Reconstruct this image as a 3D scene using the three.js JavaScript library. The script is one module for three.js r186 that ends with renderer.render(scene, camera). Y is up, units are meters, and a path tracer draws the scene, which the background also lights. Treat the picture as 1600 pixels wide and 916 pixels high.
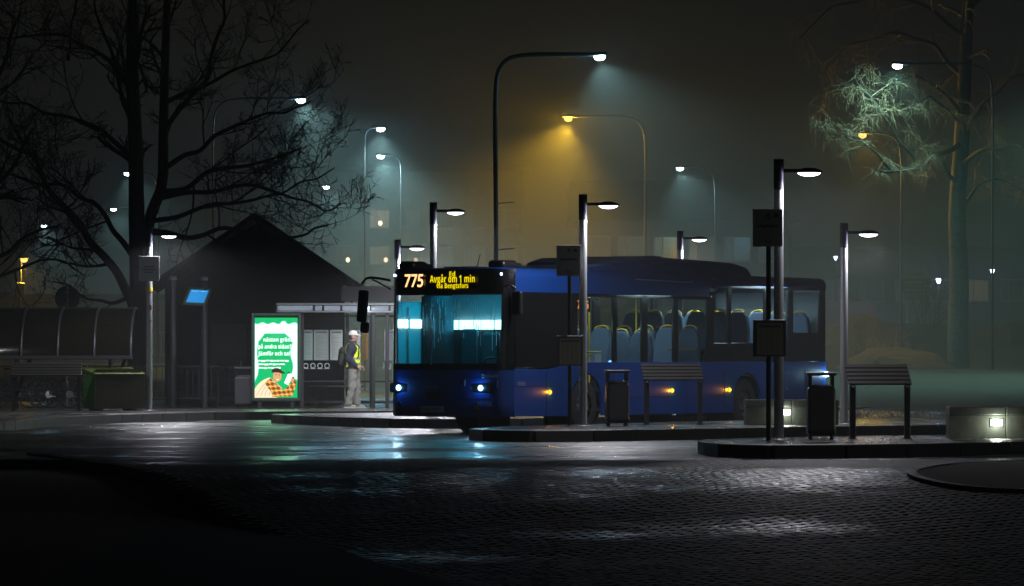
import * as THREE from 'three';
import { mergeGeometries, mergeVertices, toCreasedNormals } from 'three/addons/utils/BufferGeometryUtils.js';
import { RoundedBoxGeometry } from 'three/addons/geometries/RoundedBoxGeometry.js';
import { RectAreaLightUniformsLib } from 'three/addons/lights/RectAreaLightUniformsLib.js';

// ------------------------------------------------------------------ camera, sky, exposure
const F = 6500, HORIZON = 562, EYE = 1.31;            // focal length and horizon in pixels of a 1600 x 916 frame, eye height in metres
const scene = new THREE.Scene();
const camera = new THREE.PerspectiveCamera(2 * Math.atan(458 / F) * 180 / Math.PI, 1600 / 916, 0.5, 1500);
camera.position.set(0, EYE, 0);
camera.rotation.x = Math.atan((HORIZON - 458) / F);
const renderer = new THREE.WebGLRenderer({ antialias: true });
renderer.toneMapping = THREE.LinearToneMapping;
renderer.toneMappingExposure = 1;
renderer.shadowMap.enabled = true;
RectAreaLightUniformsLib.init();
{ // an overcast night sky: nearly black, a touch lighter low down where the town lights the mist
  const W = 64, H = 32, a = new Float32Array(W * H * 4);
  for (let j = 0; j < H; j++) for (let i = 0; i < W; i++) {
    const up = Math.max(0, (j + .5) / H - .5) * 2, g = .0022 + .002 * (1 - up), o = (j * W + i) * 4;
    a[o] = g * .95; a[o + 1] = g; a[o + 2] = g * .98; a[o + 3] = 1;
  }
  const t = new THREE.DataTexture(a, W, H, THREE.RGBAFormat, THREE.FloatType);
  t.mapping = THREE.EquirectangularReflectionMapping; t.magFilter = THREE.LinearFilter; t.needsUpdate = true;
  scene.background = t; scene.environment = t;
}
scene.fog = new THREE.FogExp2(0xe6ecea, .0023);

// ------------------------------------------------------------------ helpers
const V = (x, y, z) => new THREE.Vector3(x, y, z);
const R = (seed) => { let s = seed >>> 0; return () => { s = (s + 0x6d2b79f5) | 0; let t = Math.imul(s ^ (s >>> 15), 1 | s); t = (t + Math.imul(t ^ (t >>> 7), 61 | t)) ^ t; return ((t ^ (t >>> 14)) >>> 0) / 4294967296; }; };
const lerp = THREE.MathUtils.lerp, clamp = THREE.MathUtils.clamp, smooth = (a, b, x) => { const t = clamp((x - a) / (b - a), 0, 1); return t * t * (3 - 2 * t); };
const at = (px, py, d) => V((px - 800) / F * d, EYE - (py - HORIZON) / F * d, -d);   // a point d metres away
const gx = (px, d) => (px - 800) / F * d;
const gTable = [];
{ let y = 0; for (let i = 600; i >= 0; i--) { const d = i / 10; y -= (.024 + .05 * smooth(39.5, 43, d)) * smooth(51.5, 48, d) * smooth(24, 30, d) * .1; gTable[i] = y; } }
const rise = (x, d) => .62 * clamp((d - 88) / 51, 0, 1.2) * smooth(5, 9.5, x);
const bank = (x, d) => rise(x, d) + 2.0 * smooth(146, 172, d) * smooth(7, 15, x) + 1.0 * smooth(105, 130, d) * smooth(-3, -14, x);
const gy = (x, d) => { if (d >= 60) return 0; const t = clamp(d, 0, 59.9) * 10, i = Math.floor(t); return lerp(gTable[i], gTable[Math.min(600, i + 1)], t - i); };
const onGround = (px, py) => { let d = 50; const k = (py - HORIZON) / F; for (let n = 0; n < 80; n++) d = lerp(d, (EYE - gy(0, d)) / k, .3); return [gx(px, d), d]; };

const used = {};
const numbered = (n) => { const k = used[n] = (used[n] ?? -1) + 1; return k ? n + '_' + String(k).padStart(3, '0') : n; };
function join(list) {
  list = [].concat(list).flat(9).map((g) => { g = g.index ? g.toNonIndexed() : g; for (const k of Object.keys(g.attributes)) if (!['position', 'normal', 'uv'].includes(k)) g.deleteAttribute(k); if (!g.attributes.uv) g.setAttribute('uv', new THREE.BufferAttribute(new Float32Array(g.attributes.position.count * 2), 2)); return g; });
  return list.length === 1 ? list[0] : mergeGeometries(list);
}
function obj(name, geo, material, parent) {
  const m = new THREE.Mesh(Array.isArray(geo) ? join(geo) : geo, material);
  m.name = parent ? name : numbered(name); m.castShadow = m.receiveShadow = true;
  (parent ?? scene).add(m);
  return m;
}
function tag(o, label, category, group) { o.userData.label = label; o.userData.category = category; if (group) o.userData.group = group; return o; }
function thing(name, label, category, p = V(0, 0, 0), turn = 0, group) {
  const g = new THREE.Group(); g.name = numbered(name); g.position.copy(p); g.rotation.y = turn; scene.add(g);
  return tag(g, label, category, group);
}
function part(name, parent) { const g = new THREE.Group(); g.name = name; parent.add(g); return g; }
const struct = (o) => { o.userData.kind = 'structure'; return o; };
const stuff = (o) => { o.userData.kind = 'stuff'; return o; };
function copy(o, p, turn, label, group) { const c = o.clone(); c.name = numbered(o.name.replace(/_\d{3}$/, '')); c.userData = { ...o.userData }; c.position.copy(p); c.rotation.y = turn; scene.add(c); if (label) c.userData.label = label; if (group) c.userData.group = group; return c; }

const box = (w, h, d, x = 0, y = 0, z = 0, rx = 0, ry = 0, rz = 0) => new THREE.BoxGeometry(w, h, d).applyMatrix4(new THREE.Matrix4().compose(V(x, y, z), new THREE.Quaternion().setFromEuler(new THREE.Euler(rx, ry, rz)), V(1, 1, 1)));
const rbox = (w, h, d, r, x = 0, y = 0, z = 0, rx = 0, ry = 0, rz = 0) => new RoundedBoxGeometry(w, h, d, 3, Math.min(r, w / 2.01, h / 2.01, d / 2.01)).applyMatrix4(new THREE.Matrix4().compose(V(x, y, z), new THREE.Quaternion().setFromEuler(new THREE.Euler(rx, ry, rz)), V(1, 1, 1)));
const cyl = (r0, r1, h, x = 0, y = 0, z = 0, n = 20, rx = 0, rz = 0) => { const g = new THREE.CylinderGeometry(r1, r0, h, n); if (rx) g.rotateX(rx); if (rz) g.rotateZ(rz); return g.translate(x, y, z); };
const ball = (r, x, y, z, sx = 1, sy = 1, sz = 1, n = 16) => new THREE.SphereGeometry(r, n, Math.ceil(n * .7)).scale(sx, sy, sz).translate(x, y, z);
const tube = (pts, r, n = 24, k = 8) => new THREE.TubeGeometry(new THREE.CatmullRomCurve3(pts, false, 'centripetal'), n, r, k, false);
const bar = (a, b, r, k = 8) => { const l = a.distanceTo(b), g = new THREE.CylinderGeometry(r, r, l, k); g.applyQuaternion(new THREE.Quaternion().setFromUnitVectors(V(0, 1, 0), b.clone().sub(a).normalize())); return g.translate((a.x + b.x) / 2, (a.y + b.y) / 2, (a.z + b.z) / 2); };
const lathe = (pts, n = 28) => new THREE.LatheGeometry(pts.map(([r, y]) => new THREE.Vector2(r, y)), n);
const extrude = (pts, depth, bevel = 0) => { const s = pts instanceof THREE.Shape ? pts : new THREE.Shape(pts.map(([x, y]) => new THREE.Vector2(x, y))); return new THREE.ExtrudeGeometry(s, { depth, bevelEnabled: bevel > 0, bevelSize: bevel, bevelThickness: bevel, bevelSegments: bevel > .05 ? 6 : 2, curveSegments: 20 }); };
function metres(g) { // uv in metres, taken from the two axes across each face's normal
  g = g.index ? g.toNonIndexed() : g; const p = g.attributes.position, n = g.attributes.normal, uv = new Float32Array(p.count * 2);
  for (let i = 0; i < p.count; i += 3) {
    const ax = Math.abs(n.getX(i)), ay = Math.abs(n.getY(i)), az = Math.abs(n.getZ(i));
    for (let k = i; k < i + 3; k++) { const [u, v] = ay >= ax && ay >= az ? [p.getX(k), p.getZ(k)] : ax >= az ? [p.getZ(k), p.getY(k)] : [p.getX(k), p.getY(k)]; uv[k * 2] = u; uv[k * 2 + 1] = v; }
  }
  g.setAttribute('uv', new THREE.BufferAttribute(uv, 2)); return g;
}
// ------------------------------------------------------------------ textures and materials
const hash = (x, y, s) => { let h = Math.imul(x, 374761393) + Math.imul(y, 668265263) + Math.imul(s, 982451653); h = Math.imul(h ^ (h >>> 13), 1274126177); return ((h ^ (h >>> 16)) >>> 0) / 4294967296; };
function vnoise(x, y, per, s) { const i = Math.floor(x), j = Math.floor(y), u = x - i, v = y - j, a = u * u * (3 - 2 * u), b = v * v * (3 - 2 * v), w = (p, q) => hash(((p % per) + per) % per, ((q % per) + per) % per, s); return lerp(lerp(w(i, j), w(i + 1, j), a), lerp(w(i, j + 1), w(i + 1, j + 1), a), b); }
function fbm(x, y, per, oct, s) { let t = 0, a = .5, sum = 0; for (let k = 0; k < oct; k++) { t += a * vnoise(x, y, per, s + k); sum += a; a *= .55; x *= 2; y *= 2; per *= 2; } return t / sum; }
function noiseTex(size, f, oneMetreRepeat) { // f(u, v) in 0..1 -> value 0..1 or [r, g, b]
  const a = new Uint8Array(size * size * 4);
  for (let j = 0; j < size; j++) for (let i = 0; i < size; i++) { const v = f(i / size, j / size), o = (j * size + i) * 4, c = Array.isArray(v) ? v : [v, v, v]; for (let k = 0; k < 3; k++) a[o + k] = clamp(c[k], 0, 1) * 255; a[o + 3] = 255; }
  const t = new THREE.DataTexture(a, size, size); t.wrapS = t.wrapT = THREE.RepeatWrapping; t.magFilter = THREE.LinearFilter; t.repeat.set(oneMetreRepeat, oneMetreRepeat); t.needsUpdate = true; return t;
}
const again = (t, r) => { const c = t.clone(); c.repeat.set(r, r); c.needsUpdate = true; return c; };
const T = {};
T.grit = noiseTex(512, (u, v) => .55 * fbm(u * 128, v * 128, 128, 2, 3) + .45 * hash(Math.floor(u * 256), Math.floor(v * 256), 9), 1 / 1.4);
T.coarse = noiseTex(1024, (u, v) => .5 * fbm(u * 14, v * 14, 14, 4, 13) + .3 * fbm(u * 90, v * 90, 90, 2, 3) + .2 * hash(Math.floor(u * 512), Math.floor(v * 512), 9), 1 / 3.1);
T.patch = noiseTex(512, (u, v) => { const n = fbm(u * 5, v * 5, 5, 6, 21), m = fbm(u * 60, v * 60, 60, 2, 5); return .13 + .3 * smooth(.3, .7, n) + .08 * m; }, 1 / 6.3);
T.stain = noiseTex(512, (u, v) => { const n = fbm(u * 6, v * 6, 6, 6, 31), m = fbm(u * 40, v * 40, 40, 3, 7); return .55 + .3 * n + .25 * (m - .5); }, 1 / 2.7); T.stain.colorSpace = THREE.SRGBColorSpace;
T.bark = noiseTex(256, (u, v) => fbm(u * 24, v * 4, 24, 4, 41), 1);
T.smear = noiseTex(256, (u, v) => { const n = fbm(u * 7, v * 5, 5, 5, 61); return .1 + .5 * smooth(.35, .75, n); }, .7);
const C = (r, g, b) => new THREE.Color().setRGB(r, g, b);
const std = (color, roughness = .6, more = {}) => new THREE.MeshStandardMaterial({ color, roughness, ...more });
const M = {
  asphalt: std(C(.05, .047, .045), 1, { map: T.stain, bumpMap: T.coarse, bumpScale: .013, roughnessMap: T.patch }),
  islandTop: std(C(.085, .075, .066), 1, { map: T.stain, bumpMap: again(T.coarse, 1 / 2.3), bumpScale: .016, roughnessMap: again(T.patch, 1 / 4.1) }),
  kerb: [.075, .09, .065].map((c) => std(C(c, c * .97, c * .93), .5, { map: T.stain, bumpMap: T.grit, bumpScale: .004 })),
  brick: [[.016, .015, .0145], [.018, .0165, .016], [.02, .018, .017], [.017, .016, .0155], [.021, .019, .018], [.019, .0175, .017]].map(([r, g, b], i) => std(C(r, g, b), [.24, .31, .38, .46, .54, .62][i], { bumpMap: again(T.grit, 1.7), bumpScale: .0016 })),
  bed: std(C(.03, .028, .025), .7),
  grass: std(C(.045, .05, .026), .95, { map: T.stain, bumpMap: T.grit, bumpScale: .03 }),
  litter: std(C(.11, .085, .045), .95, { map: T.stain, bumpMap: T.grit, bumpScale: .03 }),
  pole: std(C(.34, .35, .37), .38, { metalness: .35 }),
  darkPole: std(C(.03, .03, .034), .4, { metalness: .3 }),
  galva: std(C(.22, .23, .24), .45, { metalness: .5 }),
  black: std(C(.012, .012, .013), .35),
  rubber: std(C(.015, .015, .015), .75),
  slat: std(C(.035, .033, .032), .32, { bumpMap: again(T.bark, 3), bumpScale: .002 }),
  bin: std(C(.09, .09, .1), .42, { metalness: .2 }),
  concrete: std(C(.085, .082, .075), .7, { map: T.stain, bumpMap: T.grit, bumpScale: .004 }),
  capstone: std(C(.07, .068, .065), .5, { map: T.stain, bumpMap: T.grit, bumpScale: .004 }),
  blue: new THREE.MeshPhysicalMaterial({ color: C(.002, .034, .18), roughness: .42, bumpMap: again(T.smear, .35), bumpScale: .004, clearcoat: .6, clearcoatRoughness: .1 }),
  blackGloss: new THREE.MeshPhysicalMaterial({ color: C(.006, .006, .007), roughness: .25, clearcoat: .6, clearcoatRoughness: .08 }),
  glass: new THREE.MeshPhysicalMaterial({ color: C(.93, .96, .96), roughness: .02, transmission: 1, thickness: 0, ior: 1.45 }),
  tinted: new THREE.MeshPhysicalMaterial({ color: C(.5, .58, .6), roughness: .03, transmission: 1, thickness: 0, ior: 1.45 }),
  sheet: new THREE.MeshPhysicalMaterial({ color: C(.008, .007, .005), roughness: .12, transmission: .12, thickness: 0, ior: 1.5, clearcoat: .8, clearcoatRoughness: .06 }),
  steel: std(C(.45, .46, .48), .35, { metalness: .8 }),
  bark: std(C(.035, .03, .026), .85, { bumpMap: T.bark, bumpScale: .03 }),
  twig: std(C(.05, .04, .033), .7),
  birch: std(C(.6, .6, .6), .75, { map: noiseTex(512, (u, v) => { const n = fbm(u * 8, v * 46, 46, 4, 71), m = fbm(u * 14, v * 9, 9, 3, 77), k = smooth(.55, .68, n * .6 + m * .45); return [lerp(.3, .07, k), lerp(.3, .07, k), lerp(.27, .06, k)]; }, .5), bumpMap: T.bark, bumpScale: .02 }),
  birchTwig: std(C(.2, .14, .085), .6),
};
M.birch.map.colorSpace = THREE.SRGBColorSpace;
const glow = (r, g, b, k) => new THREE.MeshStandardMaterial({ color: C(.02, .02, .02), emissive: C(r, g, b), emissiveIntensity: k, roughness: .4 });
function canvasTex(w, h, draw) { const c = document.createElement('canvas'); c.width = w; c.height = h; const g = c.getContext('2d'); draw(g, w, h); const t = new THREE.CanvasTexture(c); t.colorSpace = THREE.SRGBColorSpace; t.magFilter = THREE.LinearFilter; return t; }
const printMat = (t, more = {}) => std(0xffffff, .5, { map: t, ...more });
const screenMat = (t, k, more = {}) => new THREE.MeshStandardMaterial({ color: 0x050505, roughness: .25, emissive: 0xffffff, emissiveMap: t, emissiveIntensity: k, ...more });
const plane = (w, h, x, y, z, ry = 0, rx = 0) => { const g = new THREE.PlaneGeometry(w, h); if (rx) g.rotateX(rx); if (ry) g.rotateY(ry); return g.translate(x, y, z); };
function spot(parent, p, aim, color, I, angle, pen = .5, radius = 4) { const l = new THREE.SpotLight(color, I, 0, angle, pen, 2); l.position.copy(p); l.target.position.copy(p).add(aim); l.castShadow = true; l.shadow.radius = radius; parent.add(l, l.target); return l; }
function point(parent, p, color, I, radius = 3) { const l = new THREE.PointLight(color, I, 0, 2); l.position.copy(p); l.castShadow = true; l.shadow.radius = radius; parent.add(l); return l; }
function area(parent, p, look, color, I, w, h) { const l = new THREE.RectAreaLight(color, I, w, h); l.position.copy(p); parent.add(l); l.updateMatrix(); const m = new THREE.Matrix4().lookAt(V(0, 0, 0), look, Math.abs(look.y) > .9 ? V(1, 0, 0) : V(0, 1, 0)); l.quaternion.setFromRotationMatrix(m); return l; }
// ------------------------------------------------------------------ ground
function sheet(xs, ds, height) { // a grid of quads over x and distance, uv in metres
  const p = [], uv = [], ix = [], n = ds.length;
  for (const x of xs) for (const d of ds) { p.push(x, height(x, d), -d); uv.push(x, d); }
  for (let i = 0; i < xs.length - 1; i++) for (let j = 0; j < n - 1; j++) { const a = i * n + j; ix.push(a, a + n, a + 1, a + 1, a + n, a + n + 1); }
  const g = new THREE.BufferGeometry(); g.setAttribute('position', new THREE.Float32BufferAttribute(p, 3)); g.setAttribute('uv', new THREE.Float32BufferAttribute(uv, 2)); g.setIndex(ix); g.computeVertexNormals(); return g;
}
const range = (a, b, s) => { const r = []; for (let x = a; x < b - 1e-6; x += s) r.push(x); r.push(b); return r; };
const rut = (x, d) => .07 * (fbm(x * .22 + 60, d * .34 + 20, 4096, 2, 51) - .5) + .02 * (fbm(x * .9 + 60, d * 1.0 + 20, 4096, 2, 57) - .5);
const wob = (x, d) => .5 * (fbm(x * .12 + 40, d * .05 + 9, 4096, 4, 91) - .5) + .25 * (fbm(x * .5 + 40, d * .25 + 9, 4096, 3, 95) - .5);
const edgeD = (x) => 139 + 2.2 * Math.sin(x * .13) - .5 * Math.max(0, x - 14);   // where the tarmac ends and the verge begins
struct(obj('terrain', sheet([...range(-150, -30, 12), ...range(-28, 40, 1), ...range(46, 150, 12)], [...range(-20, 60, 8), ...range(62, 134, 8), ...range(136, 220, 1.2), ...range(226, 420, 14)], (x, d) => d < 60 ? gy(x, d) - .25 : bank(x, d) * (1 + .35 * wob(x * 2, d)) + (d > edgeD(x) + 1 && (x > 4 || x < -8) ? .05 + .5 * smooth(0, 8, d - edgeD(x)) * (wob(x, d) + .1) : -.12 + rise(x, d) * (d > 134 ? 0 : 1))), M.grass));
struct(obj('road', sheet([...range(-44, -12, 3), ...range(-11, 13, .6), ...range(15, 60, 3)], [...range(54.8, 100, .6), ...range(101, 139, 2)], (x, d) => { const e = Math.min(d, edgeD(x)); return gy(x, e) + rise(x, e) + .16 * rut(x, e * .8) - .012; }), M.asphalt));
// paved apron, sloping down towards the viewer: setts laid on the skew
const vergeA = onGround(120, 716), vergeB = onGround(720, 930);
const leftOfVerge = (x, d) => (vergeB[0] - vergeA[0]) * (d - vergeA[1]) - (vergeB[1] - vergeA[1]) * (x - vergeA[0]) < 0;
const apron = struct(obj('paved_apron', sheet(range(-30, 30, 1.5), [...range(-15, 23, 8), ...range(24, 55, .5)], (x, d) => gy(x, d) - .13), M.bed));
{
  const rnd = R(11), turn = -.62, cs = Math.cos(turn), sn = Math.sin(turn), RP = .2, LP = .163, g = (() => {
    const w = LP - .007, l = RP - .007, h = .14, b = .005, p = [[-w / 2, l / 2], [w / 2, l / 2], [w / 2, -l / 2], [-w / 2, -l / 2]].map(([x, z]) => [x, z]), v = [], ix = [];
    for (const [x, z] of p) v.push(x, -h, z); for (const [x, z] of p) v.push(x, -b * .5, z); for (const [x, z] of p) v.push(x - Math.sign(x) * b, 0, z - Math.sign(z) * b);
    v.push(0, .0016, 0);
    for (const o of [0, 4]) for (let i = 0; i < 4; i++) { const j = (i + 1) % 4; ix.push(o + i, o + j, o + 4 + j, o + i, o + 4 + j, o + 4 + i); }
    for (let i = 0; i < 4; i++) ix.push(8 + i, 8 + (i + 1) % 4, 12);
    const q = new THREE.BufferGeometry(); q.setAttribute('position', new THREE.Float32BufferAttribute(v, 3)); q.setIndex(ix); return toCreasedNormals(metres((q.computeVertexNormals(), q)), .5);
  })();
  const pools = [[930, 738, .9, .8], [745, 757, 1.0, .9], [1205, 750, 1.0, .8], [1290, 738, .7, .5], [470, 716, 1.1, .9], [450, 743, .8, .35], [560, 765, .9, .4], [300, 722, .9, .7], [940, 834, .8, .35], [640, 872, .9, .5], [1180, 822, .9, .5], [860, 772, .6, .4], [1060, 760, .6, .35]].map(([px, py, a, b]) => [...onGround(px, py), a, b]);
  const list = [];
  for (let i = -120; i < 120; i++) for (let j = -150; j < 150; j++) {
    const u = i * RP, v = (j + hash(i + 500, 3, 8)) * LP, x = v * cs - u * sn, d = 46 + v * sn * -1 - u * cs;
    if (d < 31.5 || d > 54.8 || Math.abs(x) > d * .135 + .8 || leftOfVerge(x, d)) continue;
    const e = .02, calm = 1 - .72 * smooth(45, 49, d), wv = (p, q) => rut(p, q) * calm;
    const h = gy(x, d) + wv(x, d) - .01, sx = (wv(x + e, d) - wv(x - e, d)) / (2 * e), sd = (gy(x, d + .1) - gy(x, d - .1)) / .2 + (wv(x, d + e) - wv(x, d - e)) / (2 * e);
    const rx = (rnd() - .5) * .05 * calm + sd, rz = (rnd() - .5) * .07 * calm + sx, wet = Math.max(...pools.map(([a, b, p, q]) => 1 - Math.hypot((x - a) / p, (d - b) / q))) + .9 * (fbm(x * 1.1 + 31, d * .9 + 11, 4096, 3, 17) - .5);
    const m = new THREE.Matrix4().compose(V(x, h + (rnd() - .5) * .003 * calm, -d), new THREE.Quaternion().setFromEuler(new THREE.Euler(rx, 0, rz)).multiply(new THREE.Quaternion().setFromAxisAngle(V(0, 1, 0), turn)), V(.97 + rnd() * .05, 1, .96 + rnd() * .06));
    list.push({ m, d, k: clamp(Math.round(4.5 - 1.7 * smooth(37, 43, d) - 1.2 * smooth(46.5, 50, d) - wet * 2.2 + (rnd() - .5) * 2.4), 0, 5), seen: Math.abs(x) < d * .123 && (EYE - h) / d * F + HORIZON < 925 });
  }
  list.sort((a, b) => (b.seen - a.seen) || a.d - b.d);
  for (const s of list.slice(0, 300)) { const b = obj('paving_sett', g, M.brick[s.k], apron); b.applyMatrix4(s.m); }
  for (let k = 0; k < 6; k++) {
    const own = list.slice(300).filter((s) => s.k === k), im = new THREE.InstancedMesh(g, M.brick[k], own.length);
    own.forEach((s, i) => im.setMatrixAt(i, s.m)); im.name = 'paving_setts'; im.castShadow = im.receiveShadow = true; apron.add(stuff(im));
  }
}
// raised islands and pavements with kerb stones
function poly(points, y, yAt) { const s = new THREE.Shape(points.map(([x, d]) => new THREE.Vector2(x, d))), g = new THREE.ShapeGeometry(s), p = g.attributes.position, uv = g.attributes.uv; for (let i = 0; i < p.count; i++) { const x = p.getX(i), d = p.getY(i); uv.setXY(i, x, d); p.setXYZ(i, x, yAt ? yAt(x, d) : y, -d); } const ix = g.index.array; g.computeVertexNormals(); if (g.attributes.normal.getY(0) < 0) { for (let i = 0; i < ix.length; i += 3) [ix[i], ix[i + 1]] = [ix[i + 1], ix[i]]; g.computeVertexNormals(); } return g; }
function island(name, points, top, base, from = 0, to = 1, size = 1.05, width = .14, mat = M.islandTop) {
  const c = new THREE.CatmullRomCurve3(points.map(([x, d]) => V(x, 0, -d)), true, 'centripetal', .3), n = 160, ring = c.getSpacedPoints(n);
  const o = struct(obj(name, poly(ring.slice(0, n).map((p) => [p.x, -p.z]), top, (x, d) => top + gy(x, d)), mat));
  const L = c.getLength(), count = Math.round(L * (to - from) / size), rnd = R(name.length * 7 + points.length), shapes = [.94, 1, 1.06].map((s) => metres(rbox(s, 1, width, .018)));
  for (let i = 0; i < count; i++) {
    const a = c.getPointAt((from + (to - from) * i / count) % 1), b = c.getPointAt((from + (to - from) * (i + 1) / count) % 1), l = a.distanceTo(b), k = Math.floor(rnd() * 3), h = top - base + .002 + rnd() * .004;
    const s = obj('kerb_stone', shapes[1], M.kerb[k], o);
    s.scale.set(l - .018, h, 1); const ga = gy(a.x, -a.z), gb = gy(b.x, -b.z); s.position.set((a.x + b.x) / 2, (ga + gb) / 2 + base + h / 2 + .003, (a.z + b.z) / 2); s.rotation.y = Math.atan2(-(b.z - a.z), b.x - a.x) + (rnd() - .5) * .02; s.rotation.z = Math.atan2(gb - ga, l) + (rnd() - .5) * .006; s.rotation.order = 'YZX';
  }
  return o;
}
const TOP = .16;
island('bus_stop_island', [[2.85, 59.6], [2.72, 57.6], [2.95, 56.2], [3.5, 55.6], [4.6, 56.0], [7.2, 58.2], [12, 62.4], [14, 66], [11, 65.8], [7.5, 63.8], [4.5, 61.6]], TOP, -.08);
island('bus_stop_island', [[-.55, 69.6], [-.6, 68.2], [-.1, 67.1], [.8, 66.9], [2.1, 68], [5.5, 71.4], [8, 73.3], [13, 77.4], [14, 82], [10.5, 83.6], [6.9, 81.6], [3.6, 77.0], [.95, 72.9], [.1, 71.5]], TOP, -.08);
island('bus_stop_island', [[-4.95, 87.6], [-4.35, 84.8], [-3.05, 82.0], [-1.6, 80.0], [-.6, 79.9], [.5, 81.2], [2.8, 85], [4.6, 88.6], [2, 90.2], [-2.5, 89.6]], TOP, -.08);
island('platform_pavement', [[-40, 64], [-16, 66], [-10.9, 70.5], [-9.6, 76.6], [-9.1, 83], [-8.1, 87], [-6.4, 90.7], [-2.8, 93], [2, 95.6], [12, 103], [40, 122], [42, 132], [10, 122], [-40, 128]], TOP, -.08, 0, .62);
{ // low dark splitter island beside the paving, and the unlit tarmac verge on the near side
  const pts = [[1425, 744], [1452, 733], [1520, 727], [1700, 722], [1760, 745], [1700, 768], [1560, 768], [1480, 760]].map(([x, y]) => onGround(x, y));
  const tarmac = std(C(.03, .028, .027), .9, { bumpMap: T.grit, bumpScale: .006 });
  island('splitter_island', pts, .035, -.12, 0, 1, .32, .12, tarmac);
  const a = vergeA, b = vergeB, dx = b[0] - a[0], dd = b[1] - a[1];
  struct(obj('tarmac_verge', poly([[a[0] - dx * .3, a[1] - dd * .3], [b[0] + dx * .5, b[1] + dd * .5], [-6, 24], [-30, 24], [-30, 55]].map((p) => p), 0, (x, d) => gy(x, d) + .012), tarmac));
  const edging = struct(thing('edging_strip', 'row of worn edging stones along the dark tarmac verge', 'edging', V(0, 0, 0)));
  const L = Math.hypot(dx, dd), rnd = R(5), eg = metres(rbox(.34, .12, .1, .015));
  for (let i = -8; i < L / .36; i++) for (let r = 0; r < 2; r++) { const t = (i + .5 * r) * .36 / L, x = a[0] + dx * t - dd / L * -(.06 + r * .115), d = a[1] + dd * t + dx / L * (.06 + r * .115) * -1; if (d < 31) continue; const s = obj('edging_stone', eg, M.kerb[(i + 9 + r) % 3], edging); s.position.set(x, gy(x, d) - .045 + rnd() * .006, -d); s.rotation.y = Math.atan2(dd, dx) + (rnd() - .5) * .03; s.rotation.x = (rnd() - .5) * .05; }
}

{ // loose wet gravel on the road beyond the islands and on the island tops
  const rnd = R(404), spots = [], inside = (pts, x, d) => { let c = false; for (let i = 0, j = pts.length - 1; i < pts.length; j = i++) { const [a, b] = pts[i], [e, f] = pts[j]; if (b > d !== f > d && x < (e - a) * (d - b) / (f - b) + a) c = !c; } return c; };
  for (let i = 0; i < 15000; i++) { const d = 86 + 53 * Math.pow(rnd(), 1.2), x = 5.5 + rnd() * 15; if (x < d * .128) spots.push([x, rise(x, d) - .008, d, .012 + .03 * rnd() * rnd()]); }
  const tops = [[[3.1, 59.4], [3.0, 57.6], [3.3, 56.3], [4.6, 56.3], [7.2, 58.5], [12, 62.7], [11, 65.5], [7.5, 63.5], [4.5, 61.3]], [[-.3, 69.4], [-.3, 68.3], [.8, 67.3], [2.1, 68.4], [5.5, 71.8], [8, 73.7], [12, 77], [6.9, 81], [3.6, 76.6], [1.1, 72.8]], [[-9.2, 84], [-7.9, 87.4], [-6.3, 91.1], [-2.8, 93.4], [-2.8, 97], [-10, 97], [-11, 86]]];
  for (const t of tops) for (let i = 0; i < 9000; i++) { const x = lerp(Math.min(...t.map((p) => p[0])), Math.max(...t.map((p) => p[0])), rnd()), d = lerp(Math.min(...t.map((p) => p[1])), Math.max(...t.map((p) => p[1])), rnd()); if (inside(t, x, d)) spots.push([x, TOP + .001, d, .004 + .007 * rnd() * rnd()]); }
  const g = new THREE.IcosahedronGeometry(1, 0), im = new THREE.InstancedMesh(g, std(C(.1, .095, .085), .28), spots.length), q = new THREE.Quaternion();
  spots.forEach(([x, y, d, r], i) => { q.setFromEuler(new THREE.Euler(rnd() * 6, rnd() * 6, rnd() * 6)); im.setMatrixAt(i, new THREE.Matrix4().compose(V(x, y, -d), q, V(r * (1 + rnd() * .6), r * .7, r))); });
  im.name = 'gravel'; im.castShadow = im.receiveShadow = true; scene.add(stuff(tag(im, 'loose wet gravel strewn over the road and island tops', 'gravel')));
}
// ------------------------------------------------------------------ bus stop lamps
const LAMPS = [];
function platformLamp(p, H, label, I = 46, turn = 0) {
  const t = thing('platform_lamp', label, 'lamp post', p, turn, 'lamp posts of the bus stops');
  obj('pole', [cyl(.072, .068, H - .42, 0, (H - .42) / 2, 0, 24), cyl(.13, .12, .012, 0, .006, 0, 20)], M.pole, t);
  for (let k = 0; k < 4; k++) obj('bolt', cyl(.014, .014, .03, .1 * Math.cos(k * 1.57 + .7), .024, .1 * Math.sin(k * 1.57 + .7), 6), M.steel, t);
  obj('pole_head', [cyl(.074, .074, .42, 0, H - .21, 0, 24), cyl(.078, .07, .02, 0, H + .01, 0, 24)], M.darkPole, t);
  const lum = part('luminaire', t), y = H - .17, x = .44;
  obj('arm', [rbox(.3, .055, .05, .015, .2, y + .02, 0)], M.darkPole, lum);
  obj('housing', [lathe([[.001, .075], [.08, .072], [.16, .045], [.2, .012], [.19, 0], [.001, 0]], 36).translate(x, y - .01, 0)], M.darkPole, lum);
  obj('lamp_lens', [lathe([[.001, -.052], [.07, -.046], [.13, -.03], [.168, -.004], [.001, -.004]], 36).translate(x, y - .01, 0)], glow(.93, .93, 1, 9), lum);
  point(t, V(x, y - .035, 0), C(.55, .55, 1), I * .06, 5);
  spot(t, V(x, y - .09, 0), V(.05, -1, 0), C(.95, .94, 1), I, 1.52, .3, 5);
  return t;
}
const onTop = (px, d, y = TOP) => V(gx(px, d), y, -d);
platformLamp(onTop(1217, 59.9), 4.02, 'grey lamp post right behind the bus stop sign beside the long low wall', 25);
platformLamp(onTop(911, 72.2), 4.0, 'grey lamp post beside the flank of the blue bus, behind a bus stop sign', 30);
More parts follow.
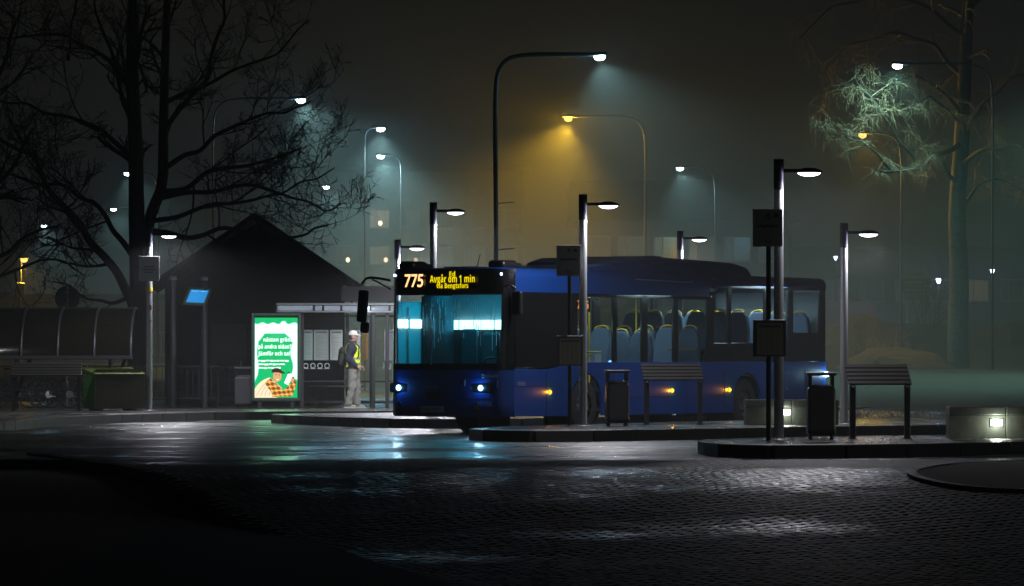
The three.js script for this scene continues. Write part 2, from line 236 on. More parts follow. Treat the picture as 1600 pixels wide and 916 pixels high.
platformLamp(onTop(1319, 74.3), 3.57, 'grey lamp post standing clear of the bus rear beyond the slatted bench', 24);
platformLamp(onTop(677, 82.5), 4.25, 'lamp post rising behind the bus roof near the aerial', 30);
platformLamp(onTop(621, 94.6), 3.86, 'lamp post rising behind the bus display beside the roof camera', 105);
platformLamp(onTop(1063, 96), 4.1, 'lamp post whose head shows above the roof unit of the bus', 30);
platformLamp(V(10.6, gy(10.6, 51), -51), 4.1, 'added lamp post out of view beside the paved apron, brightening the sign fronts', 6, Math.PI);  // unseen fill lamp, added to lift the viewer-facing sides of the stop signs
platformLamp(V(-13.4, TOP, -89.5), 4.1, 'lamp post of the platform beyond the end of the cycle shelter', 18);
const lampSign = platformLamp(onTop(233, 94), 4.12, 'lamp post with a square bus stop plate, in front of the big bare tree', 50);
{ // the plate and stickers on that post
  const tex = canvasTex(128, 160, (g, w, h) => { g.fillStyle = '#a9b4b4'; g.fillRect(0, 0, w, h); g.fillStyle = '#4a6c88'; g.fillRect(30, 62, 68, 9); g.fillRect(22, 80, 84, 9); g.fillRect(38, 98, 50, 9); });
  obj('stop_plate', rbox(.47, .57, .02, .02, 0, 3.2, .09), M.galva, lampSign).userData.label = 'square grey stop plate with faint blue lines';
  obj('plate_face', plane(.45, .55, 0, 3.2, .1012), printMat(tex), lampSign.children.at(-1));
  obj('yellow_tie', cyl(.078, .078, .1, 0, 2.74, 0, 20), std(C(.5, .4, .05), .5), lampSign);
  obj('sticker', [rbox(.07, .12, .004, .001, .025, 2.32, .07)], std(C(.45, .2, .2), .6), lampSign);
  obj('sticker', [rbox(.045, .06, .004, .001, .03, 2.02, .07)], std(C(.4, .4, .4), .6), lampSign);
}
// ------------------------------------------------------------------ tall street lights
const TEAL = C(.52, .95, 1), SODIUM = C(1, .56, .035);
function streetLight(px, py, d, poleDx, label, { color = TEAL, I = 420, aim = [.35, -1, .12], angle = 1.12, sodium = false, up = 0, r = .07, mat = M.darkPole, arms = [] } = {}) {
  const head = at(px, py, d), baseX = gx(px + poleDx, d), base = gyFar(baseX, d);
  const t = thing(sodium ? 'sodium_street_light' : 'street_light', label, 'street light', V(baseX, base, -d), 0, sodium ? 'yellow sodium street lights' : 'tall white street lights in the mist');
  const hx = head.x - baseX, hy = head.y - base, s = Math.sign(hx) || 1, reach = Math.abs(hx), bend = Math.min(.9, reach * .6);
  const pts = [V(0, 0, 0), V(0, hy * .5, 0), V(0, hy - bend * .95, 0), V(s * bend * .08, hy - bend * .45, 0), V(s * bend * .34, hy - bend * .1, 0), V(s * bend * .8, hy + .03, 0), V(s * Math.max(reach - .3, bend), hy + .06, 0)];
  obj('mast', [tube(pts, r, 60, 10), cyl(r * 1.7, r * 1.5, 1.1, 0, .55, 0, 14)], mat, t);
  for (const [y, l] of arms) obj('banner_arm', [bar(V(0, y, 0), V(l, y + .04, 0), .018)], mat, t);
  const lum = part('luminaire', t);
  obj('housing', [rbox(.62, .1, .26, .04, hx - s * .06, hy + .07, 0, 0, 0, s * .05)], mat, lum);
  if (sodium) {
    obj('lamp_bulb', ball(.15, hx, hy - .03, 0, 1, .75, .85), glow(1, .66, .16, 2.2), lum);
    point(t, V(hx, hy - .03, 0), color, up, 6);
    spot(t, V(hx, hy - .2, 0), V(...aim), color, I, angle, .7, 6);
  } else {
    obj('lamp_lens', [ball(.145, hx + s * .04, hy - .01, 0, 1.1, .7, .8)], glow(.7, .96, 1, 34), lum); point(t, V(hx + s * .04, hy - .05, 0), C(.25, .68, 1), I * .05, 6);
    spot(t, V(hx + s * .04, hy - .16, 0), V(...aim), color, I, angle, .55, 6);
  }
  return t;
}
const gyFar = (x, d) => d > edgeD(x) + 1 ? bank(x, d) : rise(x, d);
streetLight(935, 88, 119, -160, 'street light on a tall curved mast with two short banner arms, rising behind the bus', { arms: [[5.78, .52], [4.45, .52]], I: 345 });
streetLight(888, 184, 150, 120, 'yellow sodium street light on a thin curved mast above the bus', { color: SODIUM, I: 1750, up: 230, sodium: true, aim: [-.3, -1, .1], angle: 1.15, r: .05 });
streetLight(1064, 263, 189, 53, 'street light against the dark gabled building', { I: 335, r: .032 });
streetLight(468, 156, 139, -135, 'street light shining beside the outer twigs of the big bare tree', { I: 520, aim: [.5, -1, .1], r: .03 });
streetLight(593, 201, 157, -23, 'upper of two street lights one over the other in the mist beyond the shelter', { I: 720, aim: [.02, -1, .25], angle: .98, r: .03 });
streetLight(596, 244, 178, 30, 'lower of two street lights one over the other in the mist beyond the shelter', { I: 720, aim: [.35, -1, .12], r: .03 });
streetLight(200, 271, 194, 46, 'street light glinting close to the trunk of the big bare tree', { I: 221 });
streetLight(178, 327, 238, 40, 'small far street light seen below the forked limb of the big bare tree', { I: 221 });
streetLight(67, 353, 262, -40, 'far street light over the curved cycle shelter roof', { I: 304 });
streetLight(508, 292, 206, -60, 'street light glinting through twigs above the brick kiosk roof', { I: 331 });
streetLight(1405, 102, 133, 146, 'street light among the hanging birch twigs', { I: 115, aim: [-.15, -1, -.55], angle: 1.3, r: .035, color: C(.45, 1, .86) });
streetLight(1760, 80, 124, 120, 'street light over the wet road beyond the long low wall', { I: 640, aim: [-.35, -1, .25], angle: .98, r: .055, color: C(.45, 1, .8) });
streetLight(1348, 210, 146, 60, 'yellow sodium street light shining through the birch twigs', { color: SODIUM, I: 83, up: 55, sodium: true, r: .04 });
streetLight(37, 405, 170, -5, 'low yellow street light with a box on its mast, beyond the cycle shelter', { color: SODIUM, I: 70, up: 9, sodium: true, r: .05, mat: M.galva });
{ const t = scene.children.at(-1); obj('switch_box', rbox(.34, .5, .26, .03, 0, 3.2, 0), M.galva, t); }
{ // small far lamps on the right
  const lamp = (px, py, d, I, col, k, label) => {
    const p = at(px, py, d), b = gyFar(p.x, d), t = thing('park_lamp', label, 'lamp', V(p.x, b, -d), 0, 'small park lamps'), h = p.y - b;
    obj('post', cyl(.05, .045, h, 0, h / 2, 0, 12), M.darkPole, t);
    obj('lamp_shade', [lathe([[.02, .2], [.14, .17], [.16, .14]], 20).translate(0, h, 0)], M.darkPole, t);
    obj('lamp_bulb', lathe([[.001, -.1], [.05, -.09], [.12, .12], [.001, .13]], 18).translate(0, h, 0), glow(.6, .72, 1, k), t);
    point(t, V(0, h - .02, 0), col, I, 6);
  };
  lamp(1467, 440, 196, 40, C(.3, .45, 1), 26, 'bright blue-white park lamp beside the direction signs');
  lamp(1306, 404, 240, 5, C(.6, .8, 1), 8, 'faint blue lamp close to the lamp post beyond the bus');
  lamp(1551, 425, 215, 8, C(.5, .65, 1), 12, 'faint blue lamp behind the thin dark mast');
}
// ------------------------------------------------------------------ bus stop signs with timetable cases
function stopSign(p, H, label, caseTurn) {
  const t = thing('bus_stop_sign', label, 'bus stop sign', p, 0, 'bus stop signs');
  obj('pole', [cyl(.036, .034, H - .5, 0, (H - .5) / 2, 0, 16), cyl(.09, .08, .012, 0, .006, 0, 16)], M.darkPole, t);
  const pl = obj('stop_plate', rbox(.42, .53, .022, .03, -.01, H - .265, .05), std(C(.35, .35, .33), .45), t);
  const tex = canvasTex(168, 212, (g, w, h) => { g.fillStyle = '#c6c8be'; g.fillRect(0, 0, w, h); g.strokeStyle = '#dfe0d8'; g.lineWidth = 5; g.strokeRect(5, 5, w - 10, h - 10); g.fillStyle = '#4a5860'; g.fillRect(76, 22, 22, 24); g.beginPath(); g.arc(134, 34, 13, 0, 7); g.fill(); for (let k = 0; k < 7; k++) g.fillRect(22 + k * 18, 90 - (k % 2) * 3, 13, 14 + (k % 3) * 2); });
  obj('plate_face', plane(.4, .51, -.01, H - .265, .0624), printMat(tex), pl);
  obj('clamp', [rbox(.1, .05, .1, .01, 0, H - .45, .02), rbox(.1, .05, .1, .01, 0, H - .12, .02)], M.steel, t);
  const c = part('timetable_case', t), cy = H - 1.82;
  const hw = .2;
  obj('case_body', [rbox(.46, .52, .03, .012, .02, cy, .075, 0, 0, 0), rbox(.03, .52, .34, .01, -.2, cy, -.08)], M.galva, c);
  const sheetTex = canvasTex(160, 190, (g, w, h) => { g.fillStyle = '#d8cfb6'; g.fillRect(0, 0, w, h); g.fillStyle = '#8a8470'; g.fillRect(12, 10, w - 24, 16); for (let i = 0; i < 22; i++) { g.fillStyle = i % 3 ? '#b3aa92' : '#98907a'; for (let k = 0; k < 4; k++) g.fillRect(14 + k * 34, 34 + i * 6.8, 20 + (i * 7 + k * 5) % 9, 2.4); } });
  obj('timetable', plane(.37, .44, .025, cy - .01, .0922), printMat(sheetTex), c);
  obj('timetable', plane(.29, .44, -.2162, cy - .01, -.08, -Math.PI / 2), printMat(sheetTex), c);
  obj('case_window', plane(.42, .48, .02, cy, .098), M.glass, c);
  return t;
}
stopSign(onTop(1201, 58.6), 3.27, 'dark bus stop sign on a thin pole, on the island with the long low wall', 0).rotation.y = -.1;
stopSign(onTop(890, 71.7), 3.12, 'dark bus stop sign on a thin pole beside the flank of the blue bus', 0).rotation.y = -.16;
// ------------------------------------------------------------------ litter bins
function litterBin(p, label, turn = 0) {
  const t = thing('litter_bin', label, 'litter bin', p, turn, 'round-cornered grey litter bins');
  obj('body', [rbox(.4, .66, .36, .06, 0, .43, 0)], M.bin, t);
  obj('plinth', [rbox(.41, .12, .37, .06, 0, .12, 0)], M.darkPole, t);
  for (const [x, z] of [[-.15, -.12], [.15, -.12], [-.15, .12], [.15, .12]]) obj('foot', cyl(.025, .02, .06, x, .03, z, 10), M.darkPole, t);
  for (const [x, z] of [[-.16, -.13], [.16, -.13], [-.16, .13], [.16, .13]]) obj('lid_support', box(.035, .17, .035, x, .84, z), M.darkPole, t);
  obj('inner_liner', [lathe([[.14, .76], [.15, .78], [.145, .785]], 20)], M.steel, t);
  obj('lid', [rbox(.43, .055, .39, .025, 0, .945, 0)], M.bin, t);
  obj('ashtray', [rbox(.13, .012, .08, .004, .12, .768, .12)], M.steel, t);
  return t;
}
litterBin(onTop(1283, 59.8), 'dark litter bin beside the slatted bench, on the island with the low lit wall');
litterBin(onTop(964, 71.9), 'dark litter bin in front of the bus flank next to a lamp post', .1);
litterBin(onTop(380, 97.5), 'dark litter bin next to the green advertising light box', .05);
// ------------------------------------------------------------------ slatted perch benches
function bench(p, turn, label, w = .8) {
  const t = thing('slatted_bench', label, 'bench', p, turn, 'tall slatted benches');
  const tilt = .62, n = 5;
  for (let i = 0; i < n; i++) { const k = (i - (n - 1) / 2) * .1; obj('slat', metres(rbox(w + .12, .032, .078, .008, 0, .93 - k * Math.sin(tilt), k * Math.cos(tilt), tilt)), M.slat, t); }
  for (const s of [-1, 1]) {
    obj('leg', [rbox(.085, .78, .07, .012, s * w / 2, .39, .15), rbox(.12, .012, .14, .004, s * w / 2, .006, .15)], M.darkPole, t);
    obj('bracket', [rbox(.05, .05, .54, .01, s * w / 2, .885, 0, tilt)], M.darkPole, t);
  }
  return t;
}
bench(V(gx(1372, 60.3), TOP, -60.3), .1, 'slatted bench on two dark legs between a litter bin and a low wall', .8);
bench(V(gx(1050, 73.2), TOP, -73.2), .12, 'slatted bench on two dark legs in front of the blue bus flank', .95);
bench(V(gx(72, 92.5), TOP, -92.5), .1, 'slatted bench in front of the cycle shelter beside the green grit box', 1.45);
// ------------------------------------------------------------------ low walls with a lamp let into them
function lowWall(p, w, turn, lampX, label, h = .47, I = 1.6) {
  const t = thing('low_wall', label, 'wall', p, turn, 'low concrete walls with a lamp let in');
  const n = Math.max(1, Math.round(w / .85));
  for (let i = 0; i < n; i++) obj('wall_block', metres(rbox(w / n - .006, h - .12, .34, .01, -w / 2 + (i + .5) * w / n, (h - .12) / 2, 0)), M.concrete, t);
  for (let i = 0; i < n; i++) obj('capstone', metres(rbox(w / n - .005, .12, .44, .015, -w / 2 + (i + .5) * (w / n), h - .058, 0)), M.capstone, t);
  const l = part('wall_lamp', t);
  obj('lamp_frame', rbox(.2, .12, .03, .012, lampX, h * .5, .172), M.steel, l);
  obj('lamp_glass', rbox(.15, .085, .014, .006, lampX, h * .5, .188), glow(.92, 1, .9, 9), l);
  point(t, V(lampX, h * .5, .27), C(.85, 1, .75), I, 2);
  return t;
}
lowWall(V(gx(1480, 60.9) + 1.25, TOP, -60.9), 2.5, .02, -.55, 'low concrete wall with a lit lamp at the end of the near island', .46, 1.3);
lowWall(V(gx(1236, 73.4), TOP, -73.4), 1.65, .03, -.11, 'low concrete wall with a lit lamp beside the rear wheel of the bus', .44, .8);
// ------------------------------------------------------------------ advertising light box
{
  const t = thing('advertising_light_box', 'tall lit green advertising light box showing a smiling man in a cap', 'light box', V(gx(431, 97), TOP, -97), .14);
  const poster = canvasTex(512, 900, (g, w, h) => {
    g.fillStyle = '#00a35a'; g.fillRect(0, 0, w, h);
    // pale torn frame
    g.fillStyle = '#e6eee8';
    g.beginPath(); g.moveTo(0, 66); for (let x = 0; x <= w; x += 16) g.lineTo(x, 62 + 9 * Math.sin(x * .05) + (Math.abs(x - 340) < 30 ? -16 : 0)); g.lineTo(w, h * .78); g.lineTo(w - 66, h * .74);
    for (let y = h * .74; y > 250; y -= 12) g.lineTo(w - 70 - 16 * Math.sin(y * .02), y); g.lineTo(w - 150, 178); g.lineTo(120, 178); g.lineTo(56, 260);
    for (let y = 260; y < h * .72; y += 12) g.lineTo(38 - 9 * Math.sin(y * .02), y); g.lineTo(0, h * .8); g.closePath(); g.fill();
    g.strokeStyle = '#5fc3b0'; g.lineWidth = 9; g.stroke();
    g.fillStyle = '#f4fbf6'; g.font = 'bold 64px sans-serif';
    g.fillText('nästan gröna', 100, 268, 360); g.fillText('på andra sidan?', 40, 346, 400); g.fillText('Jämför och sa!', 44, 424, 380);
    for (const [y, w] of [[474, 360], [514, 320], [554, 270]]) for (let x = 0, k = 1; x < w; k++) { const l = 14 + (k * 37 + y) % 46; g.fillRect(46 + x, y + (k % 3), Math.min(l, w - x), 18 - (k % 2) * 4); x += l + 7; }
    // a man in a cap lying on his elbows
    g.fillStyle = '#d9c9a8'; g.beginPath(); g.moveTo(0, 800); g.quadraticCurveTo(60, 700, 180, 668); g.lineTo(330, 790); g.lineTo(260, 900); g.lineTo(0, 900); g.fill();
    g.strokeStyle = '#8d7a55'; g.lineWidth = 5; for (let i = 0; i < 4; i++) { g.beginPath(); g.moveTo(20 + i * 50, 880); g.quadraticCurveTo(70 + i * 40, 780, 150 + i * 34, 720); g.stroke(); }
    const plaid = (x0, y0, x1, y1, x2, y2, x3, y3) => { g.save(); g.beginPath(); g.moveTo(x0, y0); g.lineTo(x1, y1); g.lineTo(x2, y2); g.lineTo(x3, y3); g.closePath(); g.fillStyle = '#a8631f'; g.fill(); g.clip(); g.lineWidth = 9; for (let i = -20; i < 40; i++) { g.strokeStyle = i % 2 ? '#e3b35a' : '#5c2c12'; g.beginPath(); g.moveTo(i * 28, 600); g.lineTo(i * 28 + 90, 900); g.stroke(); g.beginPath(); g.moveTo(0, 500 + i * 26); g.lineTo(520, 460 + i * 26); g.stroke(); } g.restore(); };
    plaid(120, 730, 190, 680, 330, 800, 230, 880); plaid(200, 830, 400, 800, 450, 880, 210, 890); plaid(370, 800, 480, 690, 500, 740, 450, 880);
    g.fillStyle = '#c98f62'; g.beginPath(); g.ellipse(270, 655, 50, 66, .1, 0, 7); g.fill(); g.beginPath(); g.ellipse(440, 690, 34, 30, 0, 0, 7); g.fill();
    g.fillStyle = '#2a1d16'; g.beginPath(); g.ellipse(264, 606, 62, 42, .05, Math.PI, 0); g.fill(); g.fillRect(204, 600, 138, 14); g.beginPath(); g.ellipse(320, 614, 44, 11, .2, 0, 7); g.fill();
    g.fillStyle = '#3a2317'; g.fillRect(246, 636, 16, 6); g.fillRect(286, 640, 16, 6); g.fillStyle = '#fff3e2'; g.beginPath(); g.ellipse(274, 690, 19, 8, .1, 0, Math.PI); g.fill();
    g.fillStyle = '#f3f6ee'; g.save(); g.translate(400, 690); g.rotate(.42); g.fillRect(-26, -70, 56, 130); g.fillStyle = '#26322c'; g.fillRect(-38, -76, 30, 16); g.fillRect(36, -50, 26, 14); g.restore();
  });
  obj('housing', [rbox(1.14, .06, .16, .02, 0, 2.2, 0), rbox(.05, 2.0, .16, .01, -.545, 1.2, 0), rbox(.05, 2.0, .16, .01, .545, 1.2, 0), rbox(1.14, .08, .16, .02, 0, .22, 0), box(1.08, 1.96, .02, 0, 1.2, -.06)], std(C(.03, .05, .04), .4), t);
  for (const s of [-1, 1]) obj('leg', rbox(.09, .2, .12, .01, s * .38, .1, 0), M.darkPole, t);
  obj('poster_screen', plane(1.0, 1.87, 0, 1.19, .055), screenMat(poster, 2.1), t);
  obj('front_glass', plane(1.04, 1.92, 0, 1.2, .082), M.glass, t);
  area(t, V(0, 1.2, .1), V(0, 0, 1), C(.25, 1, .5), 2.2, .98, 1.85);
}
// ------------------------------------------------------------------ bus shelter
{
  const D = 100.4, t = thing('bus_shelter', 'glazed bus shelter with a lit roof edge, timetable sheets and a dark display board', 'bus shelter', V(gx(470, D), TOP, -D), .06);
  const W = 3.9, x0 = -.02;
  const post = (x, z) => obj('post', rbox(.085, 2.26, .085, .01, x, 1.13, z), M.darkPole, t);
  for (const x of [.02, 1.12, 1.7, 2.9]) post(x, 0);
  for (const x of [0.02, 1.72, 2.05]) post(x, 1.15);
  obj('rail', [rbox(W - .2, .05, .04, .008, W / 2 - .1, .62, 0), rbox(W - .2, .05, .04, .008, W / 2 - .1, 2.2, 0), rbox(W - .2, .06, .05, .008, W / 2 - .1, .12, 0)], M.darkPole, t);
  const roof = obj('roof', [rbox(W + .45, .05, 1.6, .02, W / 2 - .37, 2.46, .55)], M.darkPole, t);
  obj('fascia', [rbox(W + .45, .05, .03, .006, W / 2 - .37, 2.47, 1.37), rbox(W + .45, .035, .05, .006, W / 2 - .37, 2.29, 1.36)], M.pole, roof);
  for (const x of [-.6, .3, .95, 2.1, 3.3]) obj('fascia_post', rbox(.05, .16, .04, .006, x, 2.38, 1.35), M.darkPole, roof);
  for (let i = 0; i < 4; i++) obj('light_strip', rbox(1.06, .022, .06, .008, -.05 + i * 1.13, 2.425, 1.22), glow(.7, .86, 1, 2.5), roof);
  for (let i = 0; i < 4; i++) obj('diffuser_panel', rbox(1.08, .13, .012, .004, -.05 + i * 1.13, 2.38, 1.31), new THREE.MeshPhysicalMaterial({ color: C(.8, .85, .9), roughness: .8, transmission: .6, thickness: 0 }), roof);
  area(t, V(1.6, 2.405, 1.2), V(0, -1, 0), C(.72, .86, 1), 30, 3.4, .05);
  for (const [a, b] of [[.07, 1.07], [1.17, 1.65], [1.75, 2.85]]) { obj('back_pane', plane(b - a, 1.5, (a + b) / 2, 1.42, 0), M.glass, t); obj('back_pane', plane(b - a, .44, (a + b) / 2, .37, 0), M.glass, t); }
  obj('end_pane', plane(1.05, 2.0, 1.72, 1.2, .58, Math.PI / 2), M.tinted, t);
  const sheets = [['#8fa7a0', 0, .3], ['#9aa69c', .3, .68], ['#b9c0b6', .69, 1.02], ['#bcc2ba', 1.18, 1.45], ['#b98a3c', 1.46, 1.64], ['#8b9096', 2.0, 2.7]];
  for (const [c, a, b] of sheets) {
    const tex = canvasTex(96, 160, (g, w, h) => { g.fillStyle = c; g.fillRect(0, 0, w, h); g.fillStyle = '#4e5a58'; g.fillRect(8, 6, w - 16, 10); for (let i = 0; i < 26; i++) g.fillRect(8, 24 + i * 5, 20 + (i * 37) % 60, 1.6); });
    obj('timetable_sheet', [rbox(b - a - .02, .74, .012, .003, (a + b) / 2, 1.5, .03)], M.galva, t); obj('timetable_print', plane(b - a - .04, .71, (a + b) / 2, 1.5, .038), printMat(tex), t.children.at(-1));
  }
  for (const [x, n] of [[.12, 4], [1.24, 2], [1.95, 4]]) for (let i = 0; i < n; i++) obj('glass_marking', [new THREE.TorusGeometry(.055, .014, 6, 14).scale(1, 1, .2).translate(x + i * .17, 1.0, .012), rbox(.13, .018, .004, .001, x + i * .17, .93, .012)], std(C(.42, .46, .46), .7), t);
  obj('seat', [rbox(1.3, .05, .34, .02, .85, .5, .3), rbox(.05, .5, .05, .01, .4, .25, .3), rbox(.05, .5, .05, .01, 1.3, .25, .3)], M.darkPole, t);
  const board = part('display_board', t); obj('board_case', rbox(1.35, .36, .16, .02, 1.62, 2.72, 1.2), M.black, board); obj('board_bracket', [box(.05, .14, .05, 1.2, 2.53, 1.2), box(.05, .14, .05, 2.1, 2.53, 1.2)], M.darkPole, board);
  obj('board_face', plane(1.27, .28, 1.62, 2.72, 1.284), printMat(canvasTex(256, 56, (g, w, h) => { g.fillStyle = '#070808'; g.fillRect(0, 0, w, h); g.fillStyle = '#171a1b'; for (let k = 0; k < 8; k++) g.fillRect(26 + k * 26, 14 + (k % 3) * 3, 17, 28); })), board);
  obj('roof_lamp', [cyl(.05, .09, .12, 1.25, 2.96, 1.2, 14), cyl(.03, .03, .1, 1.25, 2.9, 1.2, 10)], M.darkPole, board);
}
// ------------------------------------------------------------------ brick kiosk with a gabled roof
{
  const D = 109, W = 4.7, H = 3.35, Hr = 4.95, Dp = 6, t = thing('brick_kiosk', 'dark brick kiosk with a wide gabled roof behind the shelter', 'kiosk', V(gx(398, D), TOP, -D), .05);
  const wm = std(C(.035, .028, .025), .8), bm = [[.055, .036, .03], [.045, .03, .027], [.065, .045, .038]].map(([r, g, b]) => std(C(r, g, b), .75, { bumpMap: again(T.grit, 3), bumpScale: .002 }));
  obj('wall', [box(W, H, .2, 0, H / 2, -.14), box(.2, H, Dp, -W / 2 + .1, H / 2, -Dp / 2 - .24), box(.2, H, Dp, W / 2 - .1, H / 2, -Dp / 2 - .24), box(W, H, .2, 0, H / 2, -Dp - .34)], wm, t);
  obj('gable', [extrude([[-W / 2, H], [W / 2, H], [0, Hr - .25]], .18).translate(0, 0, -.23)], std(C(.03, .028, .026), .8, { map: T.stain }), t);
  const slope = Math.atan2(Hr - H + .2, W / 2 + .3), L = Math.hypot(W / 2 + .42, (W / 2 + .42) * Math.tan(slope));
  const roof = part('roof', t);
  for (const s of [-1, 1]) obj('roof_slope', [metres(rbox(L, .11, Dp + 1, .015, s * L / 2 * Math.cos(slope), Hr - L / 2 * Math.sin(slope) - .02, -Dp / 2 + .1, 0, 0, -s * slope))], std(C(.025, .025, .027), .7, { map: T.stain, bumpMap: T.grit, bumpScale: .01 }), roof);
  for (const s of [-1, 1]) obj('gutter', tube([V(s * (W / 2 + .46), H - .26, .6), V(s * (W / 2 + .46), H - .26, -Dp)], .05, 4), M.darkPole, roof);
  const bg = metres(rbox(.228, .064, .05, .006)), rnd = R(3), list = [];
  for (let j = 0; j < 43; j++) for (let i = 0; i < 21; i++) { const x = -W / 2 + .12 + i * .236 + (j % 2 ? .118 : 0); if (x < W / 2 - .1 && !(x > -1.2 && x < -.2 && j < 28)) list.push([x, .05 + j * .0755, Math.floor(rnd() * 3), rnd()]); }
  list.sort((a, b) => a[0] - b[0]);
  const first = list.slice(0, 290), rest = list.slice(290);
  for (const [x, y, k, r] of first) { const b = obj('brick', bg, bm[k], t); b.position.set(x, y, -.035 + r * .004); }
  for (let k = 0; k < 3; k++) { const own = rest.filter((q) => q[2] === k), im = new THREE.InstancedMesh(bg, bm[k], own.length); own.forEach(([x, y, , r], i) => im.setMatrixAt(i, new THREE.Matrix4().makeTranslation(x, y, -.035 + r * .004))); im.name = 'bricks'; t.add(stuff(im)); }
  const door = obj('door', [rbox(.94, 2.05, .05, .01, -.7, 1.05, -.02)], std(C(.03, .032, .035), .4), t); obj('door_handle', [rbox(.03, .14, .03, .008, -.36, 1.05, .03)], M.steel, door);
  const gr = R(81), daub = []; for (let i = 0; i < 26; i++) { const x = -W / 2 + .15 + gr() * 1.2, h = .25 + gr() * 1.2; daub.push(rbox(.05 + gr() * .1, h, .006, .002, x, .55 + h / 2 + gr() * .4, -.004)); }
  obj('worn_render', daub, std(C(.14, .14, .125), .85, { map: T.stain }), t).userData.label = 'patches of pale flaking render on the brick';
}
// ------------------------------------------------------------------ information screen and ball-topped posts
function ballPost(px, d, h, label) { const t = thing('ball_topped_post', label, 'post', onTop(px, d), 0, 'dark posts with round caps'); obj('shaft', [cyl(.085, .08, h, 0, h / 2, 0, 18)], M.darkPole, t); obj('ball_cap', ball(.095, 0, h + .03, 0, 1, .8, 1), M.steel, t); return t; }
ballPost(270, 99, 3.05, 'dark ball-topped post beside the lamp post with the square plate');
{
  const t = ballPost(319, 99.5, 3.05, 'dark ball-topped post carrying a glowing blue information screen');
  const s = part('screen_unit', t); s.position.set(-.16, 2.66, .14); s.rotation.set(-.12, .35, 0);
  const shape = (w, h, k) => [[-w / 2 - k * h, -h / 2], [w / 2 - k * h, -h / 2], [w / 2 + k * h, h / 2], [-w / 2 + k * h, h / 2]];
  obj('screen_case', extrude(shape(.56, .42, .2), .06, .006).translate(0, 0, -.05), std(C(.04, .1, .06), .4), s);
  const tex = canvasTex(128, 96, (g, w, h) => { g.fillStyle = '#1e8fe0'; g.fillRect(0, 0, w, h); g.fillStyle = '#8fe0ff'; g.fillRect(10, 8, 50, 5); g.fillRect(74, 8, 40, 5); g.fillStyle = '#3fa9f0'; for (let i = 0; i < 5; i++) g.fillRect(10, 24 + i * 13, 60 + (i * 29) % 40, 4); });
  const sg = new THREE.ShapeGeometry(new THREE.Shape(shape(.44, .31, .2).map(([x, y]) => new THREE.Vector2(x, y)))), p = sg.attributes.position, uv = sg.attributes.uv; for (let i = 0; i < p.count; i++) { const v = p.getY(i) / .31 + .5; uv.setXY(i, (p.getX(i) - .2 * p.getY(i) * 2) / .44 + .5, v); }
  obj('screen', sg.translate(0, 0, .018), screenMat(tex, 1.1), s);
  area(t, V(-.13, 2.66, .19), V(0, 0, 1), C(.2, .6, 1), .8, .4, .28);
}
// ------------------------------------------------------------------ iron railing
{
  const d = 102.5, x0 = gx(-60, d), x1 = gx(398, d), t = thing('iron_railing', 'black iron railing with upright bars behind the posts', 'railing', V(0, TOP, -d), 0);
  obj('rail', [box(x1 - x0, .035, .035, (x0 + x1) / 2, .98, 0), box(x1 - x0, .03, .03, (x0 + x1) / 2, .2, 0)], M.darkPole, t);
  for (let i = 0; i * .15 < x1 - x0; i++) obj('bar', box(.018, .78, .018, x0 + i * .15, .59, 0), M.darkPole, t);
  for (let i = 0; i * 2.1 < x1 - x0; i++) obj('railing_post', box(.05, 1.02, .05, x0 + .02 + i * 2.1, .51, 0), M.darkPole, t);
}
// ------------------------------------------------------------------ curved cycle shelter, bicycles, grit box
{
  const d = 97.5, xr = gx(212, d), xl = gx(-70, d), t = thing('cycle_shelter', 'cycle shelter with a curved translucent roof and dark ribs', 'cycle shelter', V(0, TOP, -d), 0);
  const arc = (k) => { const a = lerp(-.12, 1.55, k); return [2.35 - 1.22 * (1 - Math.cos(a)) * .95, 1.35 * Math.sin(a)]; };   // height, distance towards the viewer
  const N = 16, bays = 5, w = (xr - xl) / bays;
  for (let b = 0; b < bays; b++) {
    const p = [], ix = [], uv = []; for (let i = 0; i <= N; i++) { const [y, z] = arc(i / N); p.push(xl + b * w + .03, y, z, xl + (b + 1) * w - .03, y, z); uv.push(0, i / N, 1, i / N); if (i < N) ix.push(i * 2, i * 2 + 1, i * 2 + 2, i * 2 + 1, i * 2 + 3, i * 2 + 2); }
    const g = new THREE.BufferGeometry(); g.setAttribute('position', new THREE.Float32BufferAttribute(p, 3)); g.setAttribute('uv', new THREE.Float32BufferAttribute(uv, 2)); g.setIndex(ix); g.computeVertexNormals(); obj('roof_sheet', g, M.sheet, t);
  }
  for (let b = 0; b <= bays; b++) { const pts = []; for (let i = 0; i <= N; i++) { const [y, z] = arc(i / N); pts.push(V(xl + b * w, y + .01, z)); } obj('rib', tube(pts, .035, 24, 8), M.darkPole, t); }
  const [ye, ze] = arc(1), [yb, zb] = arc(0);
  obj('eaves_rail', [rbox(xr - xl + .1, .09, .06, .015, (xl + xr) / 2, ye - .02, ze)], M.darkPole, t);
  obj('ridge_rail', [rbox(xr - xl + .1, .06, .06, .015, (xl + xr) / 2, yb, zb)], M.darkPole, t);
  for (const x of [xr - .1, xr - 2.3, xl + .2]) { obj('post', [bar(V(x - .5, 0, -.1), V(x - .5, 2.3, -.1), .05)], M.darkPole, t); obj('strut', [bar(V(x - .5, .3, -.05), V(x, ye, ze), .045)], M.darkPole, t); }
  obj('cycle_rail', [rbox(xr - xl - .4, .05, .05, .01, (xl + xr) / 2 - .3, .45, .25)], M.darkPole, t);
}
